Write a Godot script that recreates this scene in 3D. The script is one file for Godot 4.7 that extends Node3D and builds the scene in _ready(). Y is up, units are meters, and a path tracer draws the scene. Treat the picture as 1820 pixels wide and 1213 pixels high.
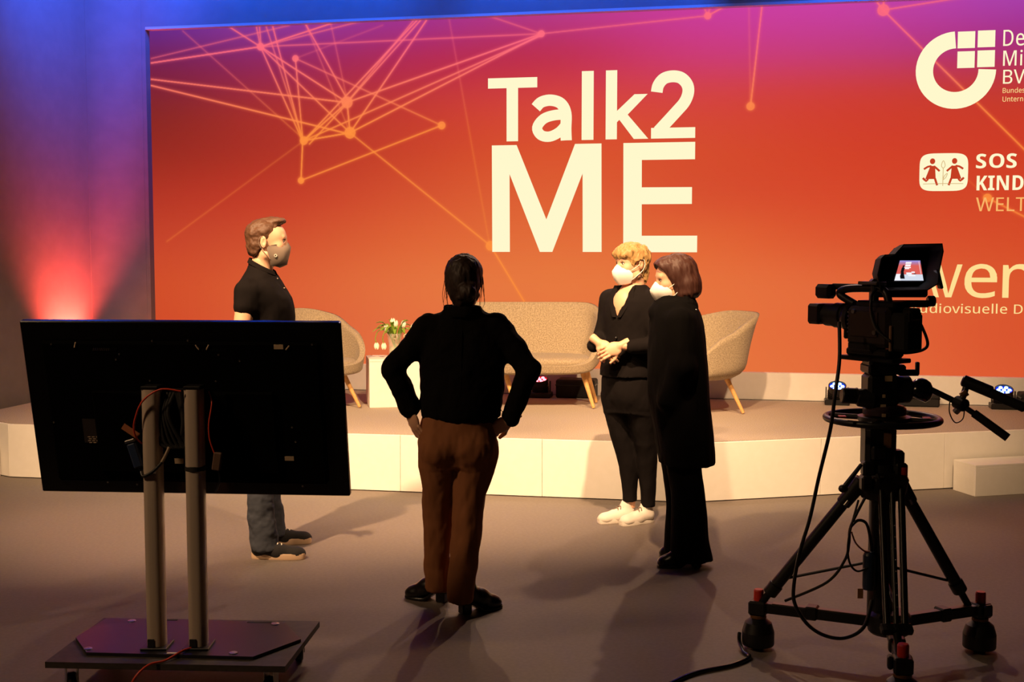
extends Node3D

# A talk-show stage with a glowing picture wall, four people in front of it,
# a display on a trolley and a studio camera on its pedestal.

const WALL_AT := Vector3(1.934, 0.0, -10.567)   # a point at the foot of the back wall's face
const WALL_TURN := -0.20944                     # the back wall stands 12 degrees askew
const RECESS := 0.08                            # the picture wall sits this deep in its opening

var mm := {}                                    # shared materials


func _ready() -> void:
	# --- camera
	var cam := Camera3D.new()
	cam.name = "camera"
	add_child(cam)
	cam.position = Vector3(0, 1.7, 0)
	cam.rotation_degrees.x = -4.328
	cam.fov = 30.825
	cam.current = true

	# --- surroundings: a closed, dark studio
	var env := Environment.new()
	env.background_mode = Environment.BG_COLOR
	env.background_color = Color.BLACK
	env.tonemap_mode = Environment.TONE_MAPPER_LINEAR
	env.tonemap_exposure = 1.0
	env.sdfgi_enabled = true
	env.ssao_enabled = true
	env.ssil_enabled = true
	var we := WorldEnvironment.new()
	we.name = "world_environment"
	we.environment = env
	add_child(we)

	make_materials()

	# --- stage lighting on the rig above the picture (fixture, colour, energy, half angle, softness of the rim)
	var warm := Color(1.0, 0.81, 0.61)
	var white := Color(1.0, 0.82, 0.66)
	var blue := Color(0.05, 0.36, 1.0)
	stage_lamp("warm key spotlight on the front truss, leftmost of its row", Vector3(-2.5, 4.9, -4.0), Vector3(-1.5, 0.3, -9.2), warm, 70.0, 28.0, 0.85)
	stage_lamp("warm key spotlight on the front truss near the middle", Vector3(0.4, 5.0, -4.3), Vector3(0.0, 0.3, -9.2), warm, 64.0, 25.0, 0.85)
	stage_lamp("warm key spotlight on the front truss, aimed across to the right", Vector3(-1.0, 4.9, -4.2), Vector3(2.7, 0.35, -9.2), warm, 27.0, 20.0, 0.7)
	stage_lamp("warm key spotlight on the front truss, rightmost of its row", Vector3(2.3, 4.9, -4.4), Vector3(2.0, 0.7, -9.9), warm, 33.0, 20.0, 0.7)
	stage_lamp("soft warm side light high on the left of the hall", Vector3(-4.3, 4.6, -2.6), Vector3(-0.8, 0.6, -7.0), warm, 10.0, 36.0, 0.8, 0.25)
	stage_lamp("pale back light above the picture wall, right of its middle", Vector3(1.55, 4.5, -9.9), Vector3(0.6, 0.0, -5.4), white, 6.0, 32.0, 0.35, 0.035)
	stage_lamp("pale back light above the picture wall, left of its middle", Vector3(-0.3, 4.6, -10.2), Vector3(-1.4, 0.0, -5.6), white, 4.4, 30.0, 0.35, 0.035)
	stage_lamp("pale back light above the picture wall at its right end", Vector3(3.4, 4.6, -9.3), Vector3(1.9, 0.0, -6.2), white, 3.6, 13.0, 0.8)
	stage_lamp("narrow pale back light over the left end of the picture wall", Vector3(-1.9, 4.5, -10.5), Vector3(-2.55, 0.0, -7.2), white, 4.0, 11.0, 0.9)
	stage_lamp("narrow pale back light over the middle of the picture wall", Vector3(0.3, 4.6, -10.1), Vector3(-0.85, 0.0, -5.75), white, 4.6, 10.0, 0.8)
	stage_lamp("blue wash light shining on the left corner of the wall", Vector3(-2.7, 5.0, -9.9), Vector3(-4.2, 3.9, -11.2), blue, 20.0, 44.0, 1.0)
	var nth := ["first", "second", "third", "fourth", "fifth", "sixth"]
	for k in 6:
		var u := -4.75 + 1.45 * k
		stage_lamp("blue wash light over the picture wall, %s of the row from the left" % nth[k], on_wall(u, 5.0, 0.95), on_wall(u, 4.35, 0.0), blue, 10.0, 48.0, 1.0)

	build_room()
	build_stage()
	build_picture_wall()
	build_uplights()
	build_furniture()
	build_flowers()
	build_display()
	build_studio_camera()
	build_people()


func make_materials() -> void:
	mm.floor = grained(rgb8(109, 99, 92), rgb8(116, 106, 99), 0.05, 0.35, 0.62, 0.02, 5)
	mm.white = grained(rgb8(229, 225, 217), rgb8(232, 228, 221), 0.03, 0.6, 0.7, 0.0, 7)
	mm.gloss_white = mat(rgb8(190, 186, 182), 0.22)
	mm.wall = grained(rgb8(116, 115, 114), rgb8(122, 121, 119), 0.02, 1.1, 0.85, 0.0, 9)
	mm.dark_wall = mat(rgb8(18, 17, 18), 0.95)
	mm.carpet = grained(rgb8(148, 137, 125), rgb8(184, 172, 158), 0.2, 0.5, 0.95, 0.06, 11)
	mm.black = mat(rgb8(15, 14, 15), 0.42)
	mm.black_matt = mat(rgb8(14, 13, 14), 0.8)
	mm.black_gloss = mat(rgb8(10, 10, 11), 0.16)
	mm.black_metal = mat(rgb8(22, 20, 20), 0.36, 0.35)
	mm.screen_black = mat(rgb8(8, 8, 8), 0.85)
	mm.screen_black.metallic_specular = 0.06
	mm.steel = mat(rgb8(176, 172, 166), 0.3, 1.0)
	mm.alu = mat(rgb8(196, 180, 164), 0.4, 0.25)
	mm.red = mat(rgb8(200, 44, 26), 0.5)
	mm.felt = grained(rgb8(128, 114, 93), rgb8(178, 162, 136), 0.16, 0.55, 0.95, 0.05, 13)
	mm.felt.rim_enabled = true
	mm.felt.rim = 0.25
	mm.oak = grained(rgb8(198, 150, 90), rgb8(216, 172, 110), 0.04, 0.2, 0.5, 0.0, 15)
	mm.skin = mat(rgb8(222, 172, 140), 0.5)
	mm.skin.subsurf_scatter_enabled = true
	mm.skin.subsurf_scatter_strength = 0.08
	mm.paper = mat(rgb8(228, 222, 208), 0.7)


# a theatre lamp: body, front ring, yoke and glowing lens, with the light just in front of the lens
func stage_lamp(label: String, at: Vector3, aim: Vector3, c: Color, energy: float, half: float, soft: float, size := 0.07) -> void:
	var root := thing("stage_spotlight", label, "spotlight", at)
	var t := Transform3D.IDENTITY.looking_at(aim - at, Vector3.UP if absf((aim - at).normalized().y) < 0.98 else Vector3.RIGHT)
	var turn := t * Transform3D(Basis(Vector3.RIGHT, -PI / 2), Vector3.ZERO)
	part(root, "housing", geo(turn).lathe([[0, -0.3], [0.07, -0.3], [0.1, -0.24], [0.1, -0.03], [0.115, -0.03], [0.115, 0.03], [0.104, 0.03], [0.104, 0.0]], 20).mesh(), mm.black)
	part(root, "lens", geo(turn).lathe([[0.1, 0.0], [0.07, 0.012], [0, 0.016]], 20).mesh(), glow(c, 1.5))
	part(root, "yoke", geo().tube(spline([t * Vector3(-0.13, 0, 0.1), Vector3(-0.12, 0.16, 0), Vector3(0, 0.22, 0), Vector3(0.12, 0.16, 0), t * Vector3(0.13, 0, 0.1)]), 0.011).mesh(), mm.black_metal)
	part(root, "hook_clamp", bx(Vector3(0.05, 0.12, 0.05), 0.006, Vector3(0, 0.28, 0)), mm.black_metal)
	var l := SpotLight3D.new()
	l.name = "beam"
	l.transform = t * Transform3D(Basis.IDENTITY, Vector3(0, 0, -0.06))
	l.light_color = c
	l.light_energy = energy
	l.spot_angle = half
	l.spot_angle_attenuation = soft
	l.spot_range = 30.0
	l.spot_attenuation = 2.0
	l.light_size = size
	l.shadow_enabled = true
	root.add_child(l)

# ---------------------------------------------------------------- the room
# a point on the back wall's face (along, up, out of the wall)
func on_wall(u: float, y: float, out := 0.0) -> Vector3:
	return WALL_AT + Vector3(cos(-WALL_TURN), 0, sin(-WALL_TURN)) * u + Vector3(-sin(-WALL_TURN), 0, cos(-WALL_TURN)) * out + Vector3.UP * y


func wall_frame(out := 0.0) -> Transform3D:
	return Transform3D(Basis(Vector3.UP, WALL_TURN), on_wall(0, 0, out))


func build_room() -> void:
	struct("floor", bx(Vector3(19, 0.2, 19), 0, Vector3(0, -0.1, -5.0)), mm.floor, "dark grey studio floor with a dull sheen")
	struct("ceiling", bx(Vector3(19, 0.2, 19), 0, Vector3(0, 6.6, -5.0)), mm.dark_wall, "black studio ceiling")
	# back wall: four pieces round the opening for the picture wall
	var g := geo(wall_frame())
	var u0 := -5.9
	var u1 := 7.0
	var l := -5.468
	var r := 3.6
	var lo := 0.63
	var head := 3.722                            # underside of the fascia above the picture
	g.box(Vector3((u0 + l) / 2, 3.25, -0.2), Vector3(l - u0, 6.5, 0.4))
	g.box(Vector3((u1 + r) / 2, 3.25, -0.2), Vector3(u1 - r, 6.5, 0.4))
	g.box(Vector3((l + r) / 2, (head + 0.024 + 6.5) / 2, -0.2), Vector3(r - l, 6.5 - head - 0.024, 0.4))
	g.box(Vector3((l + r) / 2, 0.2, -0.2), Vector3(r - l, 0.4, 0.4))
	g.box(Vector3((l + r) / 2, 2.2, -0.42), Vector3(r - l + 0.1, 3.3, 0.04))
	struct("trim_1", geo(wall_frame()).box(Vector3((l + r) / 2, 0.516, -0.034), Vector3(r - l - 0.002, 0.23, 0.09), 0.002).mesh(), mm.white, "white skirting board under the picture wall")
	struct("trim_2", geo(wall_frame()).box(Vector3((l + r) / 2, head + 0.012, -0.046), Vector3(r - l, 0.024, 0.092), 0.001).mesh(), mm.gloss_white, "glossy underside board of the fascia over the picture wall")
	# the corner between the two pale walls is rounded into a cove
	var cove := []
	for y in [0.401, 6.5]:
		var row := PackedVector3Array()
		for k in 17:
			var a := PI + PI / 2 * k / 16.0
			row.append(Vector3(-5.868 + 0.36 + 0.36 * cos(a), y, 0.362 + 0.36 * sin(a)))
		cove.append(row)
	struct("trim_3", geo(wall_frame()).sheet(cove, 0.004).mesh(), mm.wall, "rounded cove in the corner left of the picture wall")
	struct("wall_back", g.mesh(), mm.wall, "pale back wall round the glowing picture wall, washed in blue above it")
	# the left wall stands square to the back wall, meeting it just left of the picture
	var f := Transform3D(Basis(Vector3.UP, WALL_TURN), on_wall(-5.87, 0, 0))
	struct("wall_left", geo(f).box(Vector3(-0.1, 3.25, 6.0), Vector3(0.2, 6.5, 12.6)).mesh(), mm.wall, "pale left wall glowing blue at the top and pink at the stage")
	struct("wall_right", bx(Vector3(0.2, 6.5, 19), 0, Vector3(8.2, 3.25, -5.0)), mm.dark_wall, "black side wall beyond the right of the stage")
	struct("wall_front", bx(Vector3(19, 6.5, 0.2), 0, Vector3(0, 3.25, 4.2)), mm.dark_wall, "black rear wall of the studio behind the viewer")
	struct("wall_far_left", bx(Vector3(0.2, 6.5, 8), 0, Vector3(-7.6, 3.25, 0.5)), mm.dark_wall, "black side wall of the studio on the left")


# the stage outline on the floor: front corners, then back along the walls
const STAGE := [[-4.04, -9.62], [-3.72, -9.065], [1.186, -8.149], [4.9, -9.1]]

func build_stage() -> void:
	var s := thing("stage_platform", "low white fronted stage with a grey carpeted deck under the sofa", "stage")
	var bl := on_wall(-5.83, 0, 0.02)
	var br := on_wall(4.6, 0, 0.02)
	var lf := on_wall(-5.83, 0, 2.35)
	var poly := [[bl.x, bl.z], [lf.x, lf.z], [STAGE[1][0], STAGE[1][1]], [STAGE[2][0], STAGE[2][1]], [STAGE[3][0], STAGE[3][1]], [br.x, br.z]]
	var inner := []
	var mid := Vector2(0, -9.6)
	for q in poly:
		var p := Vector2(q[0], q[1])
		p += (mid - p).normalized() * 0.045
		inner.append([p.x, p.y])
	part(s, "carpet", slab(inner, 0.37, 0.4), mm.carpet)
	part(s, "substructure", slab(inner, 0.02, 0.369), mm.white)
	# front panels, each a board of its own with a fine joint between
	var runs := [[lf, Vector3(STAGE[1][0], 0, STAGE[1][1]), 1], [Vector3(STAGE[1][0], 0, STAGE[1][1]), Vector3(STAGE[2][0], 0, STAGE[2][1]), 5], [Vector3(STAGE[2][0], 0, STAGE[2][1]), Vector3(STAGE[3][0], 0, STAGE[3][1]), 4]]
	for run in runs:
		var a: Vector3 = run[0]
		var b: Vector3 = run[1]
		var len := (b - a).length()
		var cnt: int = run[2]
		var w := len / cnt
		var f := Transform3D(Basis(Vector3.UP, -atan2(b.z - a.z, b.x - a.x)), a)
		var pm := geo().box(Vector3(w / 2, 0.202, -0.0125), Vector3(w - 0.0025, 0.392, 0.025), 0.0015).mesh()
		for k in cnt:
			part(s, "front_panel", pm, mm.white, f * Transform3D(Basis.IDENTITY, Vector3(w * k, 0, 0)))
	# two step blocks
	var st := thing("step_block", "white step block against the right front of the stage", "step", Vector3(3.164, 0, -8.353), 0.0)
	var dir := Vector3(0.9659, 0, -0.2588)
	var inw := Vector3(-0.2588, 0, -0.9659)
	var f2 := Transform3D(Basis(dir, Vector3.UP, -inw), Vector3.ZERO)
	part(st, "front_board", geo(f2).box(Vector3(0.6, 0.099, -0.009), Vector3(1.2, 0.198, 0.018), 0.0015).mesh(), mm.white)
	part(st, "side_board", geo(f2).box(Vector3(0.009, 0.099, -0.135), Vector3(0.018, 0.198, 0.234), 0.0015).mesh(), mm.white)
	part(st, "side_board", geo(f2).box(Vector3(1.191, 0.099, -0.135), Vector3(0.018, 0.198, 0.234), 0.0015).mesh(), mm.white)
	part(st, "tread", geo(f2).box(Vector3(0.6, 0.207, -0.126), Vector3(1.2, 0.018, 0.252), 0.0015).mesh(), mm.white)
	var dir2 := Vector3(0.7912, 0, 0.6115)
	var inw2 := Vector3(0.6115, 0, -0.7912)
	var s2 := thing("step_block", "white step block at the far left end of the stage", "step", Vector3(-3.805, 0, -9.131) - inw2 * 0.262)
	var f3 := Transform3D(Basis(dir2, Vector3.UP, -inw2), Vector3.ZERO)
	part(s2, "front_board", geo(f3).box(Vector3(-0.2, 0.099, -0.009), Vector3(0.4, 0.198, 0.018), 0.0015).mesh(), mm.white)
	part(s2, "side_board", geo(f3).box(Vector3(-0.009, 0.099, -0.135), Vector3(0.018, 0.198, 0.234), 0.0015).mesh(), mm.white)
	part(s2, "side_board", geo(f3).box(Vector3(-0.391, 0.099, -0.135), Vector3(0.018, 0.198, 0.234), 0.0015).mesh(), mm.white)
	part(s2, "tread", geo(f3).box(Vector3(-0.2, 0.207, -0.126), Vector3(0.4, 0.018, 0.252), 0.0015).mesh(), mm.white)


# ---------------------------------------------------------------- the picture wall
const PIC_U := -5.6
const PIC_W := 9.2
const PIC_V := 0.58
const PIC_H := 3.2

# the light web on the picture: lines [u, v, u, v, strength] and knots [u, v, radius], in metres on the wall
const WEB := [
	[-5.454, 3.427, -4.358, 3.541, 1.00], [-5.453, 3.468, -4.075, 3.724, 0.50], [-5.458, 3.276, -3.536, 3.015, 0.90], [-5.459, 3.218, -3.512, 2.731, 1.00], [-5.128, 3.711, -3.963, 2.704, 0.35], [-4.660, 3.730, -4.358, 3.541, 0.80],
	[-4.399, 3.741, -4.358, 3.541, 0.70], [-4.366, 3.740, -4.352, 3.541, 0.70], [-4.358, 3.541, -3.964, 2.684, 0.80], [-4.305, 3.738, -3.963, 2.704, 0.60], [-4.239, 3.735, -3.974, 2.730, 0.80], [-4.358, 3.541, -3.526, 3.015, 0.90],
	[-4.358, 3.541, -3.501, 2.741, 0.80], [-4.358, 3.541, -3.609, 3.742, 0.90], [-4.358, 3.541, -3.289, 3.755, 0.60], [-4.358, 3.541, -1.732, 3.566, 0.60], [-4.019, 3.424, -3.958, 2.684, 0.80], [-3.958, 2.684, -3.980, 2.315, 0.90],
	[-4.019, 3.424, -2.638, 2.790, 0.60], [-4.019, 3.424, -3.183, 3.692, 0.25], [-3.912, 3.723, -3.520, 3.035, 0.80], [-3.912, 3.723, -3.501, 2.741, 0.35], [-3.674, 3.725, -3.525, 3.035, 0.35], [-3.526, 3.015, -2.867, 3.754, 0.70],
	[-3.526, 3.015, -2.800, 3.752, 0.80], [-3.501, 2.741, -2.753, 3.750, 0.90], [-3.947, 2.678, -2.831, 3.753, 0.90], [-3.526, 3.015, -1.732, 3.566, 0.90], [-3.501, 2.741, -1.732, 3.561, 0.90], [-3.947, 2.678, -1.732, 3.551, 0.80],
	[-3.526, 3.015, -3.947, 2.678, 1.00], [-3.526, 3.015, -3.501, 2.741, 1.00], [-3.501, 2.741, -3.947, 2.678, 1.00], [-3.526, 3.005, -3.893, 2.647, 0.80], [-3.501, 2.741, -2.190, 1.715, 0.70], [-3.980, 2.315, -2.638, 2.790, 0.80],
	[-3.947, 2.678, -5.332, 1.758, 0.25], [-2.566, 3.728, -2.205, 1.755, 0.25], [-2.190, 1.715, -1.840, 1.150, 0.80], [-1.732, 3.566, -2.299, 3.772, 0.50], [-1.732, 3.566, -0.292, 3.666, 0.60], [-0.292, 3.666, -0.104, 3.762, 0.80],
	[-0.292, 3.666, -0.340, 3.771, 0.60], [-0.292, 3.666, -0.265, 3.768, 0.60], [0.076, 2.896, 0.162, 3.760, 0.80], [0.076, 2.896, 0.050, 3.756, 0.25], [1.143, 3.657, 1.042, 3.789, 0.90], [1.143, 3.657, 1.145, 3.785, 0.90],
	[1.143, 3.657, 1.846, 3.746, 0.70], [1.143, 3.657, 2.314, 2.454, 0.80], [1.999, 2.106, 2.418, 1.883, 0.70], [1.999, 2.106, 1.751, 2.347, 0.15],
]
const KNOTS := [
	[-4.358, 3.541, 0.0408], [-4.019, 3.424, 0.0357], [-3.526, 3.015, 0.0612], [-3.501, 2.741, 0.0612], [-3.947, 2.678, 0.0459], [-2.638, 2.790, 0.0408],
	[-3.980, 2.315, 0.0357], [-1.732, 3.566, 0.0357], [-0.292, 3.666, 0.0357], [0.076, 2.896, 0.0408], [1.143, 3.657, 0.0561], [-2.190, 1.715, 0.0510],
	[1.999, 2.106, 0.0408],
]

# colours of the picture, columns left to right, rows top to bottom
const TINTS := [
	[[100, 42, 140], [140, 56, 155], [160, 52, 145], [182, 58, 138], [202, 62, 160], [198, 66, 168], [168, 66, 174], [150, 60, 172]],
	[[120, 34, 74], [148, 42, 92], [178, 45, 86], [192, 50, 84], [204, 60, 122], [194, 60, 128], [168, 50, 126], [150, 50, 130]],
	[[134, 39, 41], [168, 48, 49], [194, 58, 53], [212, 68, 61], [212, 68, 67], [206, 62, 59], [194, 58, 53], [184, 56, 53]],
	[[154, 44, 34], [176, 52, 39], [202, 68, 44], [218, 82, 48], [214, 76, 48], [210, 65, 43], [206, 60, 39], [196, 56, 39]],
	[[180, 55, 38], [196, 62, 41], [212, 82, 48], [222, 95, 52], [216, 81, 48], [214, 72, 43], [210, 68, 39], [202, 62, 37]],
	[[198, 68, 43], [208, 80, 47], [222, 99, 54], [227, 109, 58], [226, 101, 54], [219, 85, 48], [215, 77, 42], [210, 72, 41]],
	[[208, 77, 42], [218, 93, 52], [228, 113, 62], [232, 121, 64], [231, 115, 62], [226, 103, 58], [219, 86, 46], [214, 78, 43]],
	[[209, 76, 41], [219, 94, 54], [228, 112, 64], [231, 117, 64], [231, 116, 62], [227, 104, 58], [218, 85, 47], [213, 77, 43]],
	[[209, 78, 42], [219, 96, 55], [229, 114, 65], [231, 118, 64], [231, 118, 63], [228, 107, 59], [220, 89, 49], [215, 81, 45]],
]


func tint_at(fx: float, fy: float) -> Color:
	var out := Color()
	var x := fx * 7.0
	var y := fy * 8.0
	var x1 := clampi(int(x), 0, 6)
	var y1 := clampi(int(y), 0, 7)
	for ch in 3:
		var col := PackedFloat32Array()
		for r in 4:
			var row: Array = TINTS[clampi(y1 - 1 + r, 0, 8)]
			col.append(cubic_interpolate(row[x1][ch], row[x1 + 1][ch], row[maxi(x1 - 1, 0)][ch], row[mini(x1 + 2, 7)][ch], x - x1))
		out[ch] = clampf(cubic_interpolate(col[1], col[2], col[0], col[3], y - y1) / 255.0, 0.0, 1.0)
	return out


func picture_image() -> Image:
	var small := Image.create_empty(230, 80, false, Image.FORMAT_RGB8)
	for y in 80:
		for x in 230:
			small.set_pixel(x, y, tint_at((x + 0.5) / 230.0, (y + 0.5) / 80.0))
	small.resize(2048, 712, Image.INTERPOLATE_CUBIC)
	var k := 2048.0 / PIC_W
	for w in WEB:
		var a := Vector2(w[0] - PIC_U, PIC_V + PIC_H - w[1]) * k
		var b := Vector2(w[2] - PIC_U, PIC_V + PIC_H - w[3]) * k
		web_stroke(small, a, b, 1.5, w[4])
	for q in KNOTS:
		var c := Vector2(q[0] - PIC_U, PIC_V + PIC_H - q[1]) * k
		web_stroke(small, c, c + Vector2(0.01, 0), q[2] * k * 0.85, 1.0)
	return small


# one glowing stroke of the web, drawn into the picture
func web_stroke(img: Image, a: Vector2, b: Vector2, r: float, power: float) -> void:
	var halo := r + 7.0
	var ab := b - a
	var inv := 1.0 / maxf(ab.length_squared(), 1e-6)
	var steep := absf(ab.y) > absf(ab.x)
	var lo := floori((minf(a.y, b.y) if steep else minf(a.x, b.x)) - halo)
	var hi := ceili((maxf(a.y, b.y) if steep else maxf(a.x, b.x)) + halo)
	var slant := sqrt(1.0 + pow((ab.x / ab.y) if steep else (ab.y / ab.x), 2.0)) if ab.length() > 1.0 else 1.0
	for s in range(maxi(lo, 0), mini(hi, (712 if steep else 2048) - 1) + 1):
		var f := clampf((s - a.y) / ab.y if steep else (s - a.x) / ab.x, 0.0, 1.0)
		var mid := lerpf(a.x, b.x, f) if steep else lerpf(a.y, b.y, f)
		for t in range(floori(mid - halo * slant), ceili(mid + halo * slant) + 1):
			var x := t if steep else s
			var y := s if steep else t
			if x < 0 or y < 0 or x >= 2048 or y >= 712:
				continue
			var p := Vector2(x + 0.5, y + 0.5)
			var h := clampf((p - a).dot(ab) * inv, 0.0, 1.0)
			var d := (p - a - ab * h).length()
			var core := clampf(r + 0.6 - d, 0.0, 1.0)
			var veil := exp(-maxf(d - r, 0.0) * 0.5) * 0.5
			var w := maxf(core, veil) * power
			if w < 0.02:
				continue
			var up := clampf((y - 60.0) / 170.0, 0.0, 1.0)
			var ink := Color(1.0, 0.42, 0.5).lerp(Color(1.0, 0.56, 0.24), up)
			img.set_pixel(x, y, img.get_pixel(x, y).lerp(ink, minf(w * 1.15, 1.0) * 0.9))


func build_picture_wall() -> void:
	var root := thing("picture_wall", "wide glowing orange and violet picture wall lettered in cream", "led screen")
	var f := wall_frame(-RECESS)
	var m := mat(Color.BLACK, 0.6)
	m.metallic_specular = 0.0
	m.emission_enabled = true
	m.emission_texture = ImageTexture.create_from_image(picture_image())
	m.emission_energy_multiplier = 1.0
	var g := geo(f)
	g.quad(Vector3(PIC_U, PIC_V, 0), Vector3(PIC_U + PIC_W, PIC_V, 0), Vector3(PIC_U + PIC_W, PIC_V + PIC_H, 0), Vector3(PIC_U, PIC_V + PIC_H, 0))
	part(root, "screen", g.mesh(), m)
	part(root, "cabinet", geo(f).box(Vector3(PIC_U + PIC_W / 2, PIC_V + PIC_H / 2, -0.045), Vector3(PIC_W, PIC_H, 0.08)).mesh(), mm.black_matt)
	var cream := glow(rgb8(255, 248, 204), 1.0)
	var pale := glow(rgb8(255, 222, 146), 1.0)
	var amber := glow(rgb8(250, 182, 104), 1.0)
	var fl := wall_frame(-RECESS + 0.006)
	# big letters
	shape(root, "letter", fl, [[-2.210, 3.192], [-1.767, 3.192], [-1.767, 3.103], [-1.939, 3.103], [-1.939, 2.637], [-2.042, 2.637], [-2.042, 3.103], [-2.210, 3.103]], cream)
	var la := geo(fl)
	la.prism(ribbon([[-1.779, 2.926], [-1.730, 2.973], [-1.644, 2.988], [-1.556, 2.957], [-1.511, 2.872], [-1.511, 2.734], [-1.507, 2.637]], 0.098), 0.004)
	la.prism(ribbon([[-1.487, 2.857], [-1.600, 2.859], [-1.708, 2.828], [-1.767, 2.753], [-1.733, 2.687], [-1.654, 2.672], [-1.566, 2.712], [-1.502, 2.783]], 0.09), 0.004)
	la.prism(PackedVector2Array([Vector2(-1.558, 2.685), Vector2(-1.462, 2.685), Vector2(-1.458, 2.637), Vector2(-1.543, 2.637)]), 0.004)
	part(root, "letter", la.mesh(), cream)
	shape(root, "letter", fl, [[-1.371, 3.231], [-1.267, 3.231], [-1.267, 2.637], [-1.371, 2.637]], cream)
	shape(root, "letter", fl, [[-1.160, 3.231], [-1.062, 3.231], [-1.062, 2.881], [-0.911, 3.021], [-0.798, 3.021], [-0.969, 2.848], [-0.789, 2.638], [-0.914, 2.638], [-1.041, 2.805], [-1.062, 2.785], [-1.062, 2.638], [-1.160, 2.638]], cream)
	var l2 := geo(fl)
	l2.prism(ribbon([[-0.719, 3.034], [-0.706, 3.093], [-0.660, 3.147], [-0.586, 3.165], [-0.512, 3.149], [-0.460, 3.093], [-0.450, 3.024], [-0.480, 2.945], [-0.547, 2.867], [-0.704, 2.699]], 0.1), 0.004)
	l2.prism(PackedVector2Array([Vector2(-0.765, 2.729), Vector2(-0.387, 2.729), Vector2(-0.387, 2.638), Vector2(-0.765, 2.638)]), 0.004)
	part(root, "letter", l2.mesh(), cream)
	shape(root, "letter", fl, [[-2.176, 2.603], [-1.952, 2.603], [-1.683, 1.946], [-1.429, 2.604], [-1.196, 2.604], [-1.190, 1.660], [-1.357, 1.660], [-1.361, 2.348], [-1.629, 1.660], [-1.741, 1.660], [-2.016, 2.351], [-2.013, 1.660], [-2.173, 1.660]], cream)
	shape(root, "letter", fl, [[-1.004, 2.604], [-0.386, 2.604], [-0.386, 2.456], [-0.843, 2.456], [-0.842, 2.220], [-0.409, 2.218], [-0.409, 2.074], [-0.841, 2.074], [-0.839, 1.801], [-0.360, 1.801], [-0.360, 1.658], [-0.999, 1.658]], cream)
	# ring emblem with four squares
	var arc := []
	for k in 41:
		var t := deg_to_rad(lerpf(92.0, 360.0, k / 40.0))
		arc.append([1.724 + cos(t) * 0.245, 3.149 + sin(t) * 0.245])
	part(root, "emblem", geo(fl).prism(ribbon(arc, 0.136, 1), 0.004).mesh(), cream)
	for q in [[1.734, 3.325], [1.889, 3.328], [1.735, 3.165], [1.890, 3.168]]:
		shape(root, "emblem", fl, [[q[0], q[1]], [q[0] + 0.134, q[1]], [q[0] + 0.134, q[1] + 0.134], [q[0], q[1] + 0.134]], cream)
	caption(root, "De", fl, 2.085, 3.331, 0.129, 0.162, false, cream)
	caption(root, "Mi", fl, 2.088, 3.173, 0.124, 0.148, false, cream)
	caption(root, "BV", fl, 2.092, 3.029, 0.112, 0.167, false, cream)
	caption(root, "Bundes", fl, 2.092, 2.954, 0.043, 0.169, false, pale)
	caption(root, "Unterne", fl, 2.093, 2.884, 0.041, 0.187, false, pale)
	# badge with two running children and a flower
	var badge := []
	for k in 48:
		var t := TAU * k / 48.0
		badge.append([1.651 + signf(cos(t)) * pow(absf(cos(t)), 0.42) * 0.191, 2.320 + signf(sin(t)) * pow(absf(sin(t)), 0.42) * 0.155])
	shape(root, "emblem", fl, badge, cream)
	var ink := glow(rgb8(196, 62, 34), 1.0)
	var fb := wall_frame(-RECESS + 0.0105)
	for s in [-0.980, 1.011]:
		var x := func(p: Array) -> Array: return [1.646 + s * p[0], 2.320 + p[1]]
		var kid := geo(fb)
		var head := PackedVector2Array()
		for k in 16:
			head.append(Vector2(1.646 + s * 0.087 + cos(TAU * k / 16.0) * 0.021, 2.320 + 0.09 + sin(TAU * k / 16.0) * 0.024))
		kid.prism(head, 0.002)
		kid.prism(poly2([[0.066, 0.052], [0.103, 0.052], [0.143, -0.056], [0.058, -0.056]].map(x)), 0.002)
		kid.prism(ribbon([[0.095, 0.05], [0.125, 0.045], [0.155, 0.025]].map(x), 0.016, 2), 0.002)
		kid.prism(ribbon([[0.075, 0.05], [0.052, 0.03], [0.028, 0.008]].map(x), 0.016, 2), 0.002)
		kid.prism(ribbon([[0.065, -0.05], [0.055, -0.08], [0.045, -0.108]].map(x), 0.017, 2), 0.002)
		kid.prism(ribbon([[0.12, -0.05], [0.134, -0.072], [0.162, -0.046]].map(x), 0.017, 2), 0.002)
		part(root, "emblem", kid.mesh(), ink)
	var fw := geo(fb)
	fw.prism(ribbon([[1.646, 2.207], [1.646, 2.261], [1.646, 2.350]], 0.005, 2), 0.002)
	fw.prism(ribbon([[1.491, 2.224], [1.646, 2.226], [1.806, 2.224]], 0.005, 2), 0.002)
	fw.prism(ribbon([[1.646, 2.350], [1.631, 2.374], [1.646, 2.414], [1.661, 2.374], [1.646, 2.350]], 0.005, 4), 0.002)
	fw.prism(ribbon([[1.646, 2.256], [1.624, 2.276], [1.611, 2.310], [1.634, 2.291], [1.646, 2.259]], 0.005, 4), 0.002)
	fw.prism(ribbon([[1.646, 2.256], [1.668, 2.276], [1.680, 2.310], [1.658, 2.291], [1.646, 2.259]], 0.005, 4), 0.002)
	part(root, "emblem", fw.mesh(), glow(rgb8(214, 176, 120), 1.0))
	caption(root, "SOS", fl, 1.902, 2.347, 0.119, 0.314, true, cream)
	caption(root, "KIND", fl, 1.911, 2.168, 0.119, 0.362, true, cream)
	caption(root, "WELT", fl, 1.910, 1.997, 0.112, 0.389, false, amber)
	caption(root, "A", fl, 1.388, 1.286, 0.372, 0.251, false, pale)
	caption(root, "v", fl, 1.608, 1.286, 0.273, 0.211, false, pale)
	caption(root, "e", fl, 1.838, 1.282, 0.282, 0.254, false, pale)
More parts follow.
